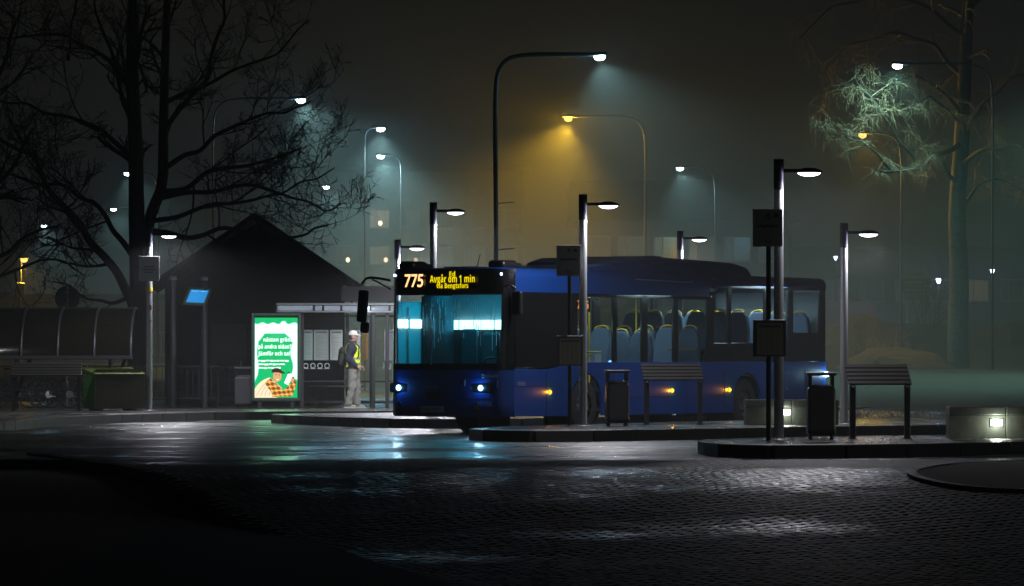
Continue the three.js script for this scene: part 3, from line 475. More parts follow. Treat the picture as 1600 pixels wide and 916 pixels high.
function bicycle(p, turn, label, col) {
  const t = thing('bicycle', label, 'bicycle', p, turn, 'bicycles parked under the cycle shelter');
  const fm = std(col, .35);
  for (const x of [-.52, .52]) { const wg = part('wheel', t); obj('tyre', new THREE.TorusGeometry(.335, .02, 8, 32).translate(x, .355, 0), M.rubber, wg); obj('spoke', Array.from({ length: 12 }, (_, i) => bar(V(x, .355, 0), V(x + .33 * Math.cos(i * .5236), .355 + .33 * Math.sin(i * .5236), 0), .003, 4)), M.steel, wg); }
  obj('frame', [bar(V(-.52, .355, 0), V(-.05, .33, 0), .014), bar(V(-.05, .33, 0), V(-.2, .86, 0), .016), bar(V(-.2, .8, 0), V(.36, .84, 0), .016), bar(V(-.05, .33, 0), V(.38, .74, 0), .018), bar(V(.52, .355, 0), V(.35, .92, 0), .015), bar(V(-.52, .355, 0), V(-.19, .8, 0), .012)], fm, t);
  obj('saddle', rbox(.26, .05, .14, .025, -.22, .93, 0), M.rubber, t);
  obj('handlebar', [tube([V(.28, 1.05, -.28), V(.36, 1.02, -.1), V(.36, 1.02, .1), V(.28, 1.05, .28)], .013, 16, 6), bar(V(.35, .9, 0), V(.36, 1.02, 0), .014)], M.steel, t);
  obj('crank', [cyl(.09, .09, .01, -.05, .33, .03, 20, Math.PI / 2), rbox(.17, .02, .02, .005, .02, .28, .05)], M.steel, t);
}
[[30, .25, C(.05, .05, .06)], [78, .6, C(.02, .03, .05)], [112, .1, C(.08, .02, .02)]].forEach(([px, tn, c], i) => bicycle(onTop(px, 97.9), tn, ['dark bicycle parked deepest under the cycle shelter roof', 'blue-black bicycle parked in the middle of the cycle shelter', 'dark red bicycle parked next to the grit box'][i], c));
{
  const d = 93.6, t = thing('grit_box', 'green and yellow grit box with a sloping lid lettered SAND', 'grit box', V(gx(176, d), TOP, -d), .42), gm = std(C(.09, .38, .07), .55, { map: T.stain }), ym = std(C(.1, .085, .04), .6, { map: T.stain }), lm = std(C(.3, .42, .06), .45, { map: T.stain });
  const side = extrude([[-.36, .06], [.36, .06], [.42, .74], [.3, .82], [-.42, .92]], 1.04, .01).rotateY(Math.PI / 2).translate(-.52, 0, 0);
  obj('body', metres(side), ym, t);
  obj('end_panel', [metres(extrude([[-.37, .06], [.37, .06], [.43, .74], [-.43, .9]], .02, .004).rotateY(Math.PI / 2).translate(-.556, 0, 0)), rbox(.02, .03, .86, .006, -.566, .52, 0)], gm, t);
  const lid = obj('lid', [metres(rbox(1.2, .05, .98, .02, 0, .885, 0, .13))], lm, t); obj('hinge', [cyl(.02, .02, .1, -.3, .95, -.46, 8, 0, Math.PI / 2), cyl(.02, .02, .1, .3, .95, -.46, 8, 0, Math.PI / 2)], M.steel, lid);
  for (const x of [-.4, .4]) obj('skid', rbox(.1, .07, .7, .01, x, .035, 0), M.darkPole, t);
  obj('lettering', plane(.5, .15, .06, .62, .428, 0, -.088), new THREE.MeshStandardMaterial({ color: C(.03, .028, .02), roughness: .7, transparent: true, alphaMap: canvasTex(256, 80, (g, w, h) => { g.fillStyle = '#000'; g.fillRect(0, 0, w, h); g.fillStyle = '#fff'; g.font = 'bold 76px sans-serif'; g.fillText('SAND', 16, 66, 224); }) }), t);
}
{ // round road sign seen from behind
  const d = 104, p = at(105, 466, d), t = thing('round_road_sign', 'round road sign seen from behind above the cycle shelter', 'road sign', V(p.x, TOP, -d), 0), h = p.y - TOP;
  obj('sign_disc', [cyl(.3, .3, .02, 0, h, 0, 40, Math.PI / 2), new THREE.TorusGeometry(.3, .012, 6, 40).translate(0, h, 0)], std(C(.07, .075, .08), .4, { metalness: .5 }), t);
  obj('pole', [cyl(.03, .03, h + .34, 0, (h + .34) / 2, .04, 12)], M.galva, t);
  obj('clamp', [rbox(.12, .03, .04, .006, 0, h + .14, .03), rbox(.12, .03, .04, .006, 0, h - .14, .03)], M.steel, t);
}
// ------------------------------------------------------------------ the bus (x runs from the front to the rear, z = 0 is the flank in view, z = -2.55 the door side)
const bus = thing('city_bus', 'blue low-floor city bus with lit route display 775 standing at the stop', 'bus', V(-.1, 0, -72.7), Math.PI / 2 - .555);
{
  const W = 2.55, fx = (z) => { const t = Math.abs((z + W / 2) / (W / 2)); return .045 * t * t + .22 * Math.pow(Math.max(0, (t - .74) / .26), 2.2); };
  const rake = (y) => .05 * Math.max(0, y - 1.15) / 1.8 + .5 * Math.pow(Math.max(0, (y - 2.78) / .17), 2) * .12 + .06 * Math.pow(Math.max(0, (.5 - y) / .22), 2);
  const front = (z0, z1, y0, y1, off = 0, nz = 40, ny = 8) => { const p = [], ix = [], uv = []; for (let i = 0; i <= nz; i++) for (let j = 0; j <= ny; j++) { const z = lerp(z0, z1, i / nz), y = lerp(y0, y1, j / ny); p.push(fx(z) + rake(y) - off, y, z); uv.push(z, y); if (i < nz && j < ny) { const a = i * (ny + 1) + j; ix.push(a, a + ny + 1, a + 1, a + 1, a + ny + 1, a + ny + 2); } } const g = new THREE.BufferGeometry(); g.setAttribute('position', new THREE.Float32BufferAttribute(p, 3)); g.setAttribute('uv', new THREE.Float32BufferAttribute(uv, 2)); g.setIndex(ix); g.computeVertexNormals(); return g; };
  const slab = (pts, z = 0, th = .05, bev = .006, mat = M.blue, name = 'side_panel') => obj(name, extrude(pts, th - 2 * bev, bev).translate(0, 0, z - th + bev), mat, bus);
  // lower flank with wheel arches
  const flank = () => { const s = new THREE.Shape(); s.moveTo(.27, .32); for (const c of [2.75, 8.8]) { s.lineTo(c - .56, .3); s.lineTo(c - .56, .5); s.absarc(c, .5, .56, Math.PI, 0, true); s.lineTo(c + .56, .3); } s.lineTo(12.0, .34); s.lineTo(12.08, .5); s.lineTo(12.08, 1.26); s.lineTo(2.3, 1.26); s.bezierCurveTo(1.9, 1.24, 1.7, 1.14, 1.4, 1.13); s.lineTo(.27, 1.13); s.closePath(); return s; };
  slab(flank(), 0); slab(flank(), -W + .05);
  for (const z of [.003, -W - .003 + .006]) obj('panel_joint', [1.35, 3.7, 5.0, 6.4, 7.9, 10.2, 11.2].map((x) => box(.008, .76, .006, x, .72, z - .001)).concat([box(1.7, .006, .006, 1.1, .84, z - .001), box(4.7, .006, .006, 5.7, .62, z - .001)]), M.black, bus);
  // roof and cantrail
  const section = (low) => { const s = new THREE.Shape(); s.moveTo(0, low); s.lineTo(0, 2.76); s.absarc(-.17, 2.76, .17, 0, Math.PI / 2, false); s.lineTo(-W + .17, 2.93); s.absarc(-W + .17, 2.76, .17, Math.PI / 2, Math.PI, false); s.lineTo(-W, low); s.lineTo(-W + .05, low); s.lineTo(-W + .05, 2.7); s.lineTo(-W + .2, 2.86); s.lineTo(-.2, 2.86); s.lineTo(-.05, 2.7); s.lineTo(-.05, low); s.closePath(); return new THREE.ExtrudeGeometry(s, { depth: 1, bevelEnabled: false, curveSegments: 10 }).rotateY(Math.PI / 2); };
  const along = (g, x0, x1) => { const q = g.clone(), p = q.attributes.position; const m = new THREE.Matrix4().set(x1 - x0, 0, 0, x0, 0, 1, 0, 0, 0, 0, 1, 0, 0, 0, 0, 1); q.applyMatrix4(m); return q; };
  // ExtrudeGeometry runs along z; after rotateY(90) its depth runs along +x and its x along -z, so turn the section round
  const sec = (low, x0, x1) => { const s = new THREE.Shape(); const a = [[0, low], [0, 2.76]]; for (let i = 1; i <= 8; i++) { const q = i / 8 * Math.PI / 2; a.push([-.17 + .17 * Math.cos(q), 2.76 + .17 * Math.sin(q)]); } for (let i = 0; i <= 8; i++) { const q = Math.PI / 2 + i / 8 * Math.PI / 2; a.push([-W + .17 + .17 * Math.cos(q), 2.76 + .17 * Math.sin(q)]); } a.push([-W, low], [-W + .05, low], [-W + .05, 2.68], [-W + .22, 2.86], [-.22, 2.86], [-.05, 2.68], [-.05, low]); return toCreasedNormals(new THREE.ExtrudeGeometry(new THREE.Shape(a.map(([z, y]) => new THREE.Vector2(-z, y))), { depth: x1 - x0, bevelEnabled: false }).rotateY(Math.PI / 2).translate(x0, 0, 0), .6); };
  obj('roof', [sec(2.5, .3, 7.3), sec(2.72, 7.3, 12.08)], M.blue, bus);
  obj('roof_front', [(() => { const p = [], ix = []; const n = 30; for (let i = 0; i <= n; i++) { const z = lerp(-W + .012, -.012, i / n), t = Math.abs((z + W / 2) / (W / 2)), y = 2.93 - .15 * Math.pow(Math.max(0, (t - .87) / .13), 2); p.push(fx(z) + rake(2.9), 2.9 - (2.93 - y) * .9, z, fx(z) + .09, y, z, .36, y, z); if (i < n) for (const k of [0, 1]) { const a = i * 3 + k; ix.push(a, a + 3, a + 1, a + 1, a + 3, a + 4); } } const g = new THREE.BufferGeometry(); g.setAttribute('position', new THREE.Float32BufferAttribute(p, 3)); g.setIndex(ix); g.computeVertexNormals(); return g; })()], M.blue, bus);
  // roof units
  const profile = (pts, z0, z1, bev) => extrude(pts, z1 - z0 - 2 * bev, bev).translate(0, 0, z0 + bev);
  obj('roof_fairing', [profile([[2.85, 2.86], [3.3, 2.9], [4.0, 2.95], [6.3, 2.96], [6.9, 2.9], [7.1, 2.86]], -2.35, -.14, .11)], M.blue, bus);
  obj('fairing_recess', [profile([[4.05, 3.0], [4.35, 3.062], [5.3, 3.066], [5.6, 3.0]], -.4, -.158, .012)], M.blue, bus);
  obj('gas_tank_housing', [profile([[4.1, 2.9], [4.3, 3.0], [4.7, 3.08], [6.0, 3.11], [8.9, 3.05], [9.4, 2.98], [9.6, 2.86]], -2.25, -.3, .13)], M.blue, bus);
  obj('tank_band', [profile([[5.9, 3.0], [5.9, 3.247], [6.12, 3.243], [6.12, 3.0]], -2.1, -.38, .008)], M.black, bus);
  obj('step_trim', [bar(V(6.55, 2.76, .004), V(7.15, 2.9, -.1), .012), bar(V(4.5, 2.79, .004), V(6.5, 2.76, .004), .01), bar(V(7.4, 2.84, -.03), V(8.1, 2.83, -.03), .01)], M.steel, bus);
  for (const z of [-2.22, -.34]) obj('roof_camera_pod', [rbox(.5, .15, .34, .07, .42, 2.985, z), rbox(.3, .1, .3, .05, .72, 2.97, z)], M.black, bus);
  obj('roof_hatch', [rbox(.7, .05, .6, .02, 1.5, 2.955, -1.75)], std(C(.06, .05, .045), .5), bus);
  obj('aerial', [bar(V(.8, 2.93, -1.12), V(.86, 3.18, -1.08), .009), cyl(.04, .02, .04, .8, 2.95, -1.12, 12), rbox(.25, .02, .32, .008, .6, 2.944, -1.3)], M.black, bus);
  // glazing band: pillars, headers, panes on both flanks
  for (const zz of [0, -W + .045]) {
    const z = zz - .022, p = (name, w, h, x, y, m) => obj(name, rbox(w, h, .04, .008, x, y, z), m, bus);
    if (!zz) p('driver_window', 1.85, 1.33, 1.24, 1.835, M.blackGloss); else p('door_surround', .9, 1.33, 1.72, 1.835, M.blackGloss);
    for (const [a, b] of [[2.16, 2.44], [3.69, 3.83], [4.74, 4.96], [5.92, 6.1], [7.22, 7.48]]) p('pillar', b - a, 1.24, (a + b) / 2, 1.88, M.blackGloss);
    p('window_header', 5.2, .06, 4.82, 2.47, M.blackGloss);
    for (const [a, b] of [[8.03, 8.17], [9.5, 9.7], [10.48, 10.7], [11.8, 12.06]]) p('pillar', b - a, 1.46, (a + b) / 2, 1.99, M.blackGloss);
    p('window_header', 4.6, .05, 9.77, 2.7, M.blackGloss);
    p('lower_band', 1.96, .36, 8.48 + .53, 1.45, M.blackGloss); p('lower_band', 1.0, .4, 10.09 - .08, 1.47, M.blackGloss); p('lower_band', 1.1, .57, 11.25, 1.555, M.blackGloss);
    const g0 = z + (zz ? -.012 : .012);
    for (const [a, b, y0, y1] of [[2.44, 3.69, 1.27, 2.44], [3.83, 4.74, 1.27, 2.44], [4.96, 5.92, 1.27, 2.44], [6.1, 7.22, 1.27, 2.44], [7.48, 8.03, 1.63, 2.68], [8.17, 9.5, 1.63, 2.68], [9.7, 10.48, 1.66, 2.68], [10.7, 11.8, 1.84, 2.68]]) obj('side_window', plane(b - a, y1 - y0, (a + b) / 2, (y0 + y1) / 2, g0), M.tinted, bus);
  }
  obj('lower_band', [rbox(.55, .36, .04, .008, 7.755, 1.445, -.022)], M.blackGloss, bus);
  // front
  obj('front_panel', [front(-W, 0, .3, 1.13)], M.blue, bus);
  obj('front_trim', [front(-2.2, -.35, .62, .99, .006), front(-2.2, -.35, .3, .4, .008)], M.blue, bus);
  obj('grille', [rbox(.03, .14, .3, .01, -.004, .66, -1.53)], M.black, bus);
  obj('windscreen_surround', [front(-W, -W + .17, 1.13, 2.45), front(-.17, 0, 1.13, 2.45), front(-W, 0, 1.13, 1.24, .004)], M.blackGloss, bus);
  obj('windscreen', front(-W + .17, -.17, 1.24, 2.45, .002), new THREE.MeshPhysicalMaterial({ color: C(.8, .93, .95), roughness: .03, transmission: 1, thickness: 0, ior: 1.45 }), bus);
  const band = obj('display_band', front(-W, 0, 2.45, 2.9), M.blackGloss, bus);
  const dots = (g, w, h, s) => { g.globalCompositeOperation = 'destination-out'; g.fillStyle = 'rgba(0,0,0,.55)'; for (let i = 0; i < w; i += s) g.fillRect(i, 0, 1, h); for (let j = 0; j < h; j += s) g.fillRect(0, j, w, 1); g.globalCompositeOperation = 'destination-over'; g.fillStyle = '#000'; g.fillRect(0, 0, w, h); };
  const t1 = canvasTex(256, 160, (g, w, h) => { g.fillStyle = '#ffd9b0'; g.font = 'bold 176px sans-serif'; g.save(); g.translate(8, 146); g.transform(1, 0, -.09, 1, 6, 0); g.fillText('775', 0, 0, 232); g.restore(); dots(g, w, h, 5); });
  const t2 = canvasTex(512, 176, (g, w, h) => { g.fillStyle = '#e8d800'; g.font = 'bold 92px sans-serif'; g.fillText('Avgår om 1 min', 8, 112, 496); g.font = 'bold 64px sans-serif'; g.fillText('Ed', 216, 58); g.fillText('via Bengtsfors', 80, 164, 350); dots(g, w, h, 5); });
  const led = obj('route_display', plane(.46, .29, .012, 2.715, -1.95, -Math.PI / 2), screenMat(t1, 3.2, { emissive: C(1, .75, .5) }), bus); led.userData.label = 'amber-white LED route number 775';
  obj('destination_display', plane(.98, .34, .004, 2.715, -1.12, -Math.PI / 2), screenMat(t2, 2.4, { emissive: C(1, .92, .1) }), bus).userData.label = 'yellow LED text Avgår om 1 min over other lines';
  for (const z of [-W + .1, -.17]) obj('marker_lamp', ball(.022, fx(z) + .03, 2.81, z), glow(.45, .6, 1, 14), bus);
  const lampBody = (z, s) => { const g = part('headlight', bus); obj('headlight_case', [rbox(.05, .17, .4, .03, fx(z) + .006, .81, z)], M.blackGloss, g); obj('headlight_lens', [ball(.052, fx(z) - .018, .81, z, .5, 1, 1)], glow(.55, .86, 1, 5), g); point(bus, V(fx(z) - .07, .81, z), C(.1, .5, 1), .3, 1); spot(bus, V(fx(z) - .06, .81, z), V(-1, -.12, 0), C(.6, .85, 1), 1.3, .9, .8, 3); };
  lampBody(-W + .29); lampBody(-.53);
  obj('daytime_trim', [rbox(.02, .12, .025, .008, .0, .9, -.86), rbox(.02, .13, .025, .008, .06, .88, -.22)], M.steel, bus);
  for (const z of [-W + .3, -.6]) obj('fog_lamp', [new THREE.TorusGeometry(.05, .012, 8, 20).rotateY(Math.PI / 2).translate(fx(z) - .004, .5, z), ball(.042, fx(z) + .01, .5, z, .4, 1, 1)], M.black, bus);
  const text = (s, w, h, col, font) => new THREE.MeshStandardMaterial({ color: col, roughness: .4, transparent: true, alphaMap: canvasTex(w, h, (g) => { g.fillStyle = '#000'; g.fillRect(0, 0, w, h); g.fillStyle = '#fff'; g.font = font; g.fillText(s, 6, h * .8, w - 12); }) });
  obj('maker_lettering', plane(.44, .085, -.007, .83, -1.53, -Math.PI / 2), text('SCANIA', 256, 52, C(.25, .26, .28), 'bold 50px sans-serif'), bus);
  obj('operator_lettering', plane(.3, .07, fx(-.26) - .03, 1.02, -.3, -Math.PI / 2 + .3), text('västtrafik', 256, 60, C(.5, .52, .55), 'bold 48px sans-serif'), bus);
  obj('operator_mark', [new THREE.TorusGeometry(.028, .008, 6, 16).rotateY(-Math.PI / 2 + .2).translate(fx(-.48) - .016, 1.02, -.48)], std(C(.4, .42, .45), .5), bus);
  obj('fleet_number', plane(.36, .1, fx(-.42) - .03, .53, -.42, -Math.PI / 2 + .22), text('72102', 160, 48, C(.4, .43, .48), 'bold 46px sans-serif'), bus);
  obj('fleet_number', plane(.34, .09, .52, .88, .0045), text('72102', 160, 48, C(.35, .37, .42), '46px sans-serif'), bus);
  const plate = obj('number_plate', rbox(.012, .11, .48, .004, -.012, .43, -1.53), std(C(.3, .3, .28), .5), bus);
  obj('plate_lettering', plane(.44, .085, -.0188, .43, -1.53, -Math.PI / 2), text('BHA 76R', 256, 52, C(.02, .02, .02), 'bold 48px sans-serif'), plate);
  { const rw = R(77), st = []; for (let i = 0; i < 95; i++) { const z = -W + .2 + rw() * (W - .42), h = .03 + rw() * rw() * .5, y1 = 2.42 - rw() * rw() * 1.0, w = .006 + rw() * .008; st.push(box(.004, h, w, fx(z) + rake(y1) - .006, Math.max(1.28, y1 - h / 2), z)); if (rw() > .5) st.push(ball(w * .9, fx(z) + rake(y1) - .008, Math.max(1.27, y1 - h), z, .6, 1.4, 1, 6)); } stuff(obj('water_streaks', st, new THREE.MeshPhysicalMaterial({ color: C(.85, .9, .92), roughness: .75, transmission: .7, thickness: 0, ior: 1.33 }), bus)); }
  obj('wiper', [bar(V(-.03, 1.22, -1.55), V(-.0, 2.2, -1.52), .012), bar(V(-.035, 1.3, -1.57), V(-.01, 2.05, -1.55), .009)], M.steel, bus);
  // mirrors
  const mir = part('wing_mirror', bus);
  obj('mirror_arm', [tube([V(.12, 2.72, -2.5), V(-.02, 2.76, -2.7), V(-.05, 2.76, -2.9), V(-.06, 2.66, -3.0)], .022, 20, 8), tube([V(.12, 2.56, -2.5), V(0, 2.7, -2.72), V(-.04, 2.74, -2.8)], .016, 12, 8)], M.black, mir);
  obj('mirror_head', [rbox(.12, .58, .19, .05, -.06, 2.26, -2.98, .1), rbox(.1, .2, .17, .05, -.07, 1.88, -2.93, .1)], M.black, mir);
  const mir2 = part('wing_mirror', bus); obj('mirror_arm', [tube([V(.14, 2.6, -.1), V(.1, 2.62, .02), V(.16, 2.55, .1)], .02, 12, 8)], M.black, mir2); obj('mirror_head', [rbox(.1, .42, .2, .04, .2, 2.3, .1)], M.black, mir2);
  // flank lamps
  for (const x of [1.46, 5.86, 8.08]) { obj('side_marker_lamp', [ball(.05, x, .73, .004, 1.15, .85, .5, 12)], glow(1, .36, .006, 2.8), bus); point(bus, V(x, .73, .045), C(1, .36, .02), .22, .8); }
  obj('side_reflector', [rbox(.08, .04, .012, .004, 3.9, .73, .006), rbox(.08, .04, .012, .004, 10.4, .73, .006)], std(C(.5, .16, .02), .3), bus);
  obj('service_flap', [rbox(.8, .5, .012, .01, 10.5, .8, .003), rbox(.55, .4, .012, .01, 11.55, .82, .003)], M.blue, bus);
  for (const x of [12.02, 12.1]) obj('rear_lamp', ball(.05, x, 1.02, .012), glow(.45, .8, 1, 40), bus);
  point(bus, V(12.14, 1.02, .1), C(.4, .75, 1), .8, 2);
  // rear end and underside
  obj('rear_panel', [rbox(.06, 2.5, W - .04, .02, 12.07, 1.6, -W / 2)], M.blue, bus);
  obj('rear_bumper', [rbox(.12, .4, W, .05, 12.1, .52, -W / 2)], M.blue, bus);
  obj('underbody', [box(11.4, .06, W - .7, 6.15, .35, -W / 2), box(1.2, .24, 2.2, 10.8, .3, -W / 2)], M.black, bus);
  for (const c of [2.75, 8.8]) for (const z of [0, -W]) obj('wheel_housing', [new THREE.CylinderGeometry(.56, .56, .5, 24, 1, true, Math.PI / 2, Math.PI).rotateX(-Math.PI / 2).rotateZ(Math.PI / 2 * 0).translate(c, .5, z ? z + .3 : -.3), box(1.12, .8, .02, c, .5, z ? z + .56 : -.56)], M.black, bus);
  const tyre = lathe([[.26, -.14], [.34, -.15], [.44, -.145], [.478, -.11], [.48, 0], [.478, .11], [.44, .145], [.34, .15], [.26, .14]], 40).rotateX(Math.PI / 2), rim = lathe([[.001, .02], [.08, .03], [.1, .07], [.17, .075], [.2, .02], [.25, .06], [.27, .12], [.265, -.1], [.001, -.1]], 32).rotateX(Math.PI / 2);
  for (const c of [2.75, 8.8]) for (const s of [0, 1]) { const w = part('wheel', bus); w.position.set(c, .48, s ? -W + .2 : -.2); if (s) w.rotation.y = Math.PI; obj('tyre', tyre, M.rubber, w); obj('rim', rim, std(C(.12, .12, .125), .5, { metalness: .6 }), w); for (let k = 0; k < 8; k++) obj('wheel_nut', cyl(.014, .014, .03, .135 * Math.cos(k * .785), .135 * Math.sin(k * .785), .085, 6, Math.PI / 2), M.steel, w); }
  // inside
  const grey = std(C(.3, .33, .34), .6), dark = std(C(.02, .021, .023), .6), cream = std(C(.45, .48, .48), .6), yellow = std(C(.8, .5, .03), .45), cloth = std(C(.07, .1, .15), .85), shell = std(C(.05, .05, .055), .5);
  obj('floor', [box(7.0, .04, W - .12, 4.0, .4, -W / 2), box(4.6, .04, W - .12, 9.75, 1.0, -W / 2), box(.04, .62, W - .12, 7.46, .7, -W / 2)], dark, bus);
  obj('ceiling', [box(6.9, .03, W - .3, 3.85, 2.55, -W / 2), box(4.6, .03, W - .3, 9.7, 2.78, -W / 2)], cream, bus);
  obj('cab_bulkhead', [box(.05, 1.4, W - .16, 2.12, 1.12, -W / 2)], dark, bus); obj('bulkhead_header', [box(.05, .5, W - .16, 2.12, 2.28, -W / 2)], grey, bus);
  obj('ticket_post', [box(.3, 1.3, .5, 1.2, 1.8, -2.2), box(.4, .7, .5, 1.0, .8, -2.1)], dark, bus);
  obj('dashboard', [rbox(.55, .3, W - .5, .06, .5, 1.08, -W / 2)], dark, bus);
  const ds = part('driver_seat', bus); obj('backrest', [rbox(.16, .85, .5, .07, 1.72, 1.35, -.72, 0, 0, -.1)], shell, ds); obj('headrest', [rbox(.12, .22, .3, .05, 1.78, 1.84, -.72)], shell, ds); obj('cushion', [rbox(.5, .14, .5, .05, 1.45, .9, -.72)], shell, ds);
  obj('steering_wheel', new THREE.TorusGeometry(.23, .018, 8, 28).rotateY(Math.PI / 2).rotateZ(.9).translate(.85, 1.2, -.72), dark, bus);
  obj('interior_light', [rbox(.04, .17, 2.2, .01, 2.02, 1.94, -W / 2 - .02)], glow(.45, .95, 1, 3.4), bus); obj('door_light', [rbox(.75, .15, .03, .01, .68, 1.95, -W + .09)], glow(.6, .97, 1, 4), bus);
  obj('door_leaf', [rbox(.8, 1.9, .03, .01, .72, 1.4, -W + .06), rbox(.04, 1.5, .05, .01, .62, 1.5, -W + .1)], cream, bus);
  for (const [x, z, h] of [[1.55, -1.75, 1.86], [1.55, -1.28, 1.8]]) obj('cab_screen', [rbox(.12, .7, .34, .1, x, h - .35, z)], dark, bus);
  area(bus, V(1.97, 1.94, -W / 2), V(-1, 0, 0), C(.01, .5, .85), 24, 2.1, .14);
  area(bus, V(1.1, 2.5, -1.6), V(.15, -1, 0), C(.0, .5, .8), 9, 1.2, 1.4);
  for (const z of [-.7, -1.85]) obj('ceiling_light', [rbox(3.6, .02, .1, .006, 5.1, 2.525, z), rbox(3.6, .02, .1, .006, 9.8, 2.757, z)], glow(.8, .95, 1, .5), bus);
  area(bus, V(5.2, 2.5, -W / 2), V(0, -1, 0), C(.62, .9, 1), 5, 3.6, 1.3);
  area(bus, V(9.8, 2.73, -W / 2), V(0, -1, 0), C(.6, .85, 1), 12, 3.8, 1.3);
  obj('inner_lining', [box(1.1, .9, .02, 11.4, 1.4, -W + .08), box(.03, 1.5, W - .2, 12.0, 1.9, -W / 2)], grey, bus);
  const seat = (x, y, z, face) => {
    const g = part('passenger_seat', bus); g.position.set(x, y, z); g.rotation.y = face ? Math.PI : 0;
    obj('cushion', rbox(.42, .1, .42, .04, -.2, .45, 0), cloth, g);
    obj('backrest', [extrude([[-.21, 0], [.21, 0], [.22, .42], [.17, .66], [.1, .74], [-.1, .74], [-.17, .66], [-.22, .42]], .07, .03).rotateY(Math.PI / 2).rotateZ(-.14).translate(.0, .45, 0)], cloth, g);
    obj('grab_handle', [tube([V(.13, 1.03, -.17), V(.16, 1.2, -.16), V(.16, 1.245, -.08), V(.16, 1.25, .06), V(.16, 1.2, .13), V(.13, 1.05, .14)], .013, 24, 8)], yellow, g);
    obj('seat_leg', [rbox(.08, .42, .3, .02, -.15, .21, 0)], shell, g);
  };
  for (const [x, y] of [[4.3, .62], [5.2, .62], [6.15, .7], [7.0, .7], [8.15, 1.02], [8.95, 1.02], [9.75, 1.02], [10.55, 1.02], [11.45, 1.02]]) for (const z of [-.34, -.8, -1.78, -2.22]) { if (x < 5 && z > -1) continue; seat(x, y, z, false); }
  for (const [x, z] of [[3.2, -.5], [3.55, -1.7], [4.85, -1.2], [6.6, -1.2]]) obj('grab_pole', cyl(.017, .017, 2.1, x, 1.46, z, 10), yellow, bus);
  obj('grab_rail', [bar(V(3.2, 1.45, -.5), V(4.1, 1.45, -.5), .016), bar(V(3.2, 1.2, -.5), V(3.2, 1.45, -.14), .016), bar(V(5.9, 1.5, -.16), V(7.2, 1.5, -.16), .012)], yellow, bus);
  obj('notice', rbox(.22, .28, .01, .003, 4.0, 1.28, -.5), std(C(.6, .62, .62), .6), bus);
  obj('ticket_reader_light', ball(.035, 4.35, 1.26, -.45), glow(.15, .35, 1, 6), bus);
  obj('stop_sign_light', rbox(.08, .08, .02, .006, 9.1, 2.52, -1.2), glow(.15, .2, 1, 1.6), bus);
  const t3 = canvasTex(128, 80, (g, w, h) => { g.fillStyle = '#ffb060'; g.font = 'bold 84px sans-serif'; g.fillText('775', 4, 70, 120); dots(g, w, h, 6); });
  obj('side_display_case', rbox(.55, .26, .05, .01, 2.78, 2.3, -.13), dark, bus); obj('side_route_display', plane(.46, .2, 2.78, 2.3, -.1), screenMat(t3, 3, { emissive: C(1, .7, .35) }), bus);
}
// ------------------------------------------------------------------ a person waiting
function surfaceNet(sdf, lo, hi, cell) {
  const n = [0, 1, 2].map((k) => Math.ceil((hi[k] - lo[k]) / cell) + 1), id = (i, j, k) => (i * n[1] + j) * n[2] + k, f = new Float32Array(n[0] * n[1] * n[2]), vi = new Int32Array(f.length).fill(-1), p = [], ix = [];
  for (let i = 0; i < n[0]; i++) for (let j = 0; j < n[1]; j++) for (let k = 0; k < n[2]; k++) f[id(i, j, k)] = sdf(lo[0] + i * cell, lo[1] + j * cell, lo[2] + k * cell);
  const E = [[0, 1], [2, 3], [4, 5], [6, 7], [0, 2], [1, 3], [4, 6], [5, 7], [0, 4], [1, 5], [2, 6], [3, 7]];
  for (let i = 0; i < n[0] - 1; i++) for (let j = 0; j < n[1] - 1; j++) for (let k = 0; k < n[2] - 1; k++) {
    const c = []; let neg = 0; for (let q = 0; q < 8; q++) { c[q] = f[id(i + (q >> 2), j + ((q >> 1) & 1), k + (q & 1))]; if (c[q] < 0) neg++; }
    if (!neg || neg === 8) continue;
    let x = 0, y = 0, z = 0, m = 0;
    for (const [a, b] of E) if (c[a] < 0 !== c[b] < 0) { const t = c[a] / (c[a] - c[b]); x += lerp(a >> 2, b >> 2, t); y += lerp((a >> 1) & 1, (b >> 1) & 1, t); z += lerp(a & 1, b & 1, t); m++; }
    vi[id(i, j, k)] = p.length / 3; p.push(lo[0] + (i + x / m) * cell, lo[1] + (j + y / m) * cell, lo[2] + (k + z / m) * cell);
  }
  const quad = (a, b, c, d, flip) => { if (Math.min(a, b, c, d) < 0) return; flip ? ix.push(a, c, b, a, d, c) : ix.push(a, b, c, a, c, d); };
  for (let i = 1; i < n[0] - 1; i++) for (let j = 1; j < n[1] - 1; j++) for (let k = 1; k < n[2] - 1; k++) {
    const s = f[id(i, j, k)] < 0;
    if (s !== f[id(i + 1, j, k)] < 0) quad(vi[id(i, j - 1, k - 1)], vi[id(i, j, k - 1)], vi[id(i, j, k)], vi[id(i, j - 1, k)], !s);
    if (s !== f[id(i, j + 1, k)] < 0) quad(vi[id(i - 1, j, k - 1)], vi[id(i - 1, j, k)], vi[id(i, j, k)], vi[id(i, j, k - 1)], !s);
    if (s !== f[id(i, j, k + 1)] < 0) quad(vi[id(i - 1, j - 1, k)], vi[id(i, j - 1, k)], vi[id(i, j, k)], vi[id(i - 1, j, k)], !s);
  }
  const g = new THREE.BufferGeometry(); g.setAttribute('position', new THREE.Float32BufferAttribute(p, 3)); g.setIndex(ix); g.computeVertexNormals(); return g;
}
const cap = (a, b, r0, r1, sz = 1) => (x, y, z) => { const dx = b[0] - a[0], dy = b[1] - a[1], dz = (b[2] - a[2]) / sz, px = x - a[0], py = y - a[1], pz = (z - a[2]) / sz, t = clamp((px * dx + py * dy + pz * dz) / (dx * dx + dy * dy + dz * dz + 1e-9), 0, 1); return Math.hypot(px - dx * t, py - dy * t, pz - dz * t) - lerp(r0, r1, t); };
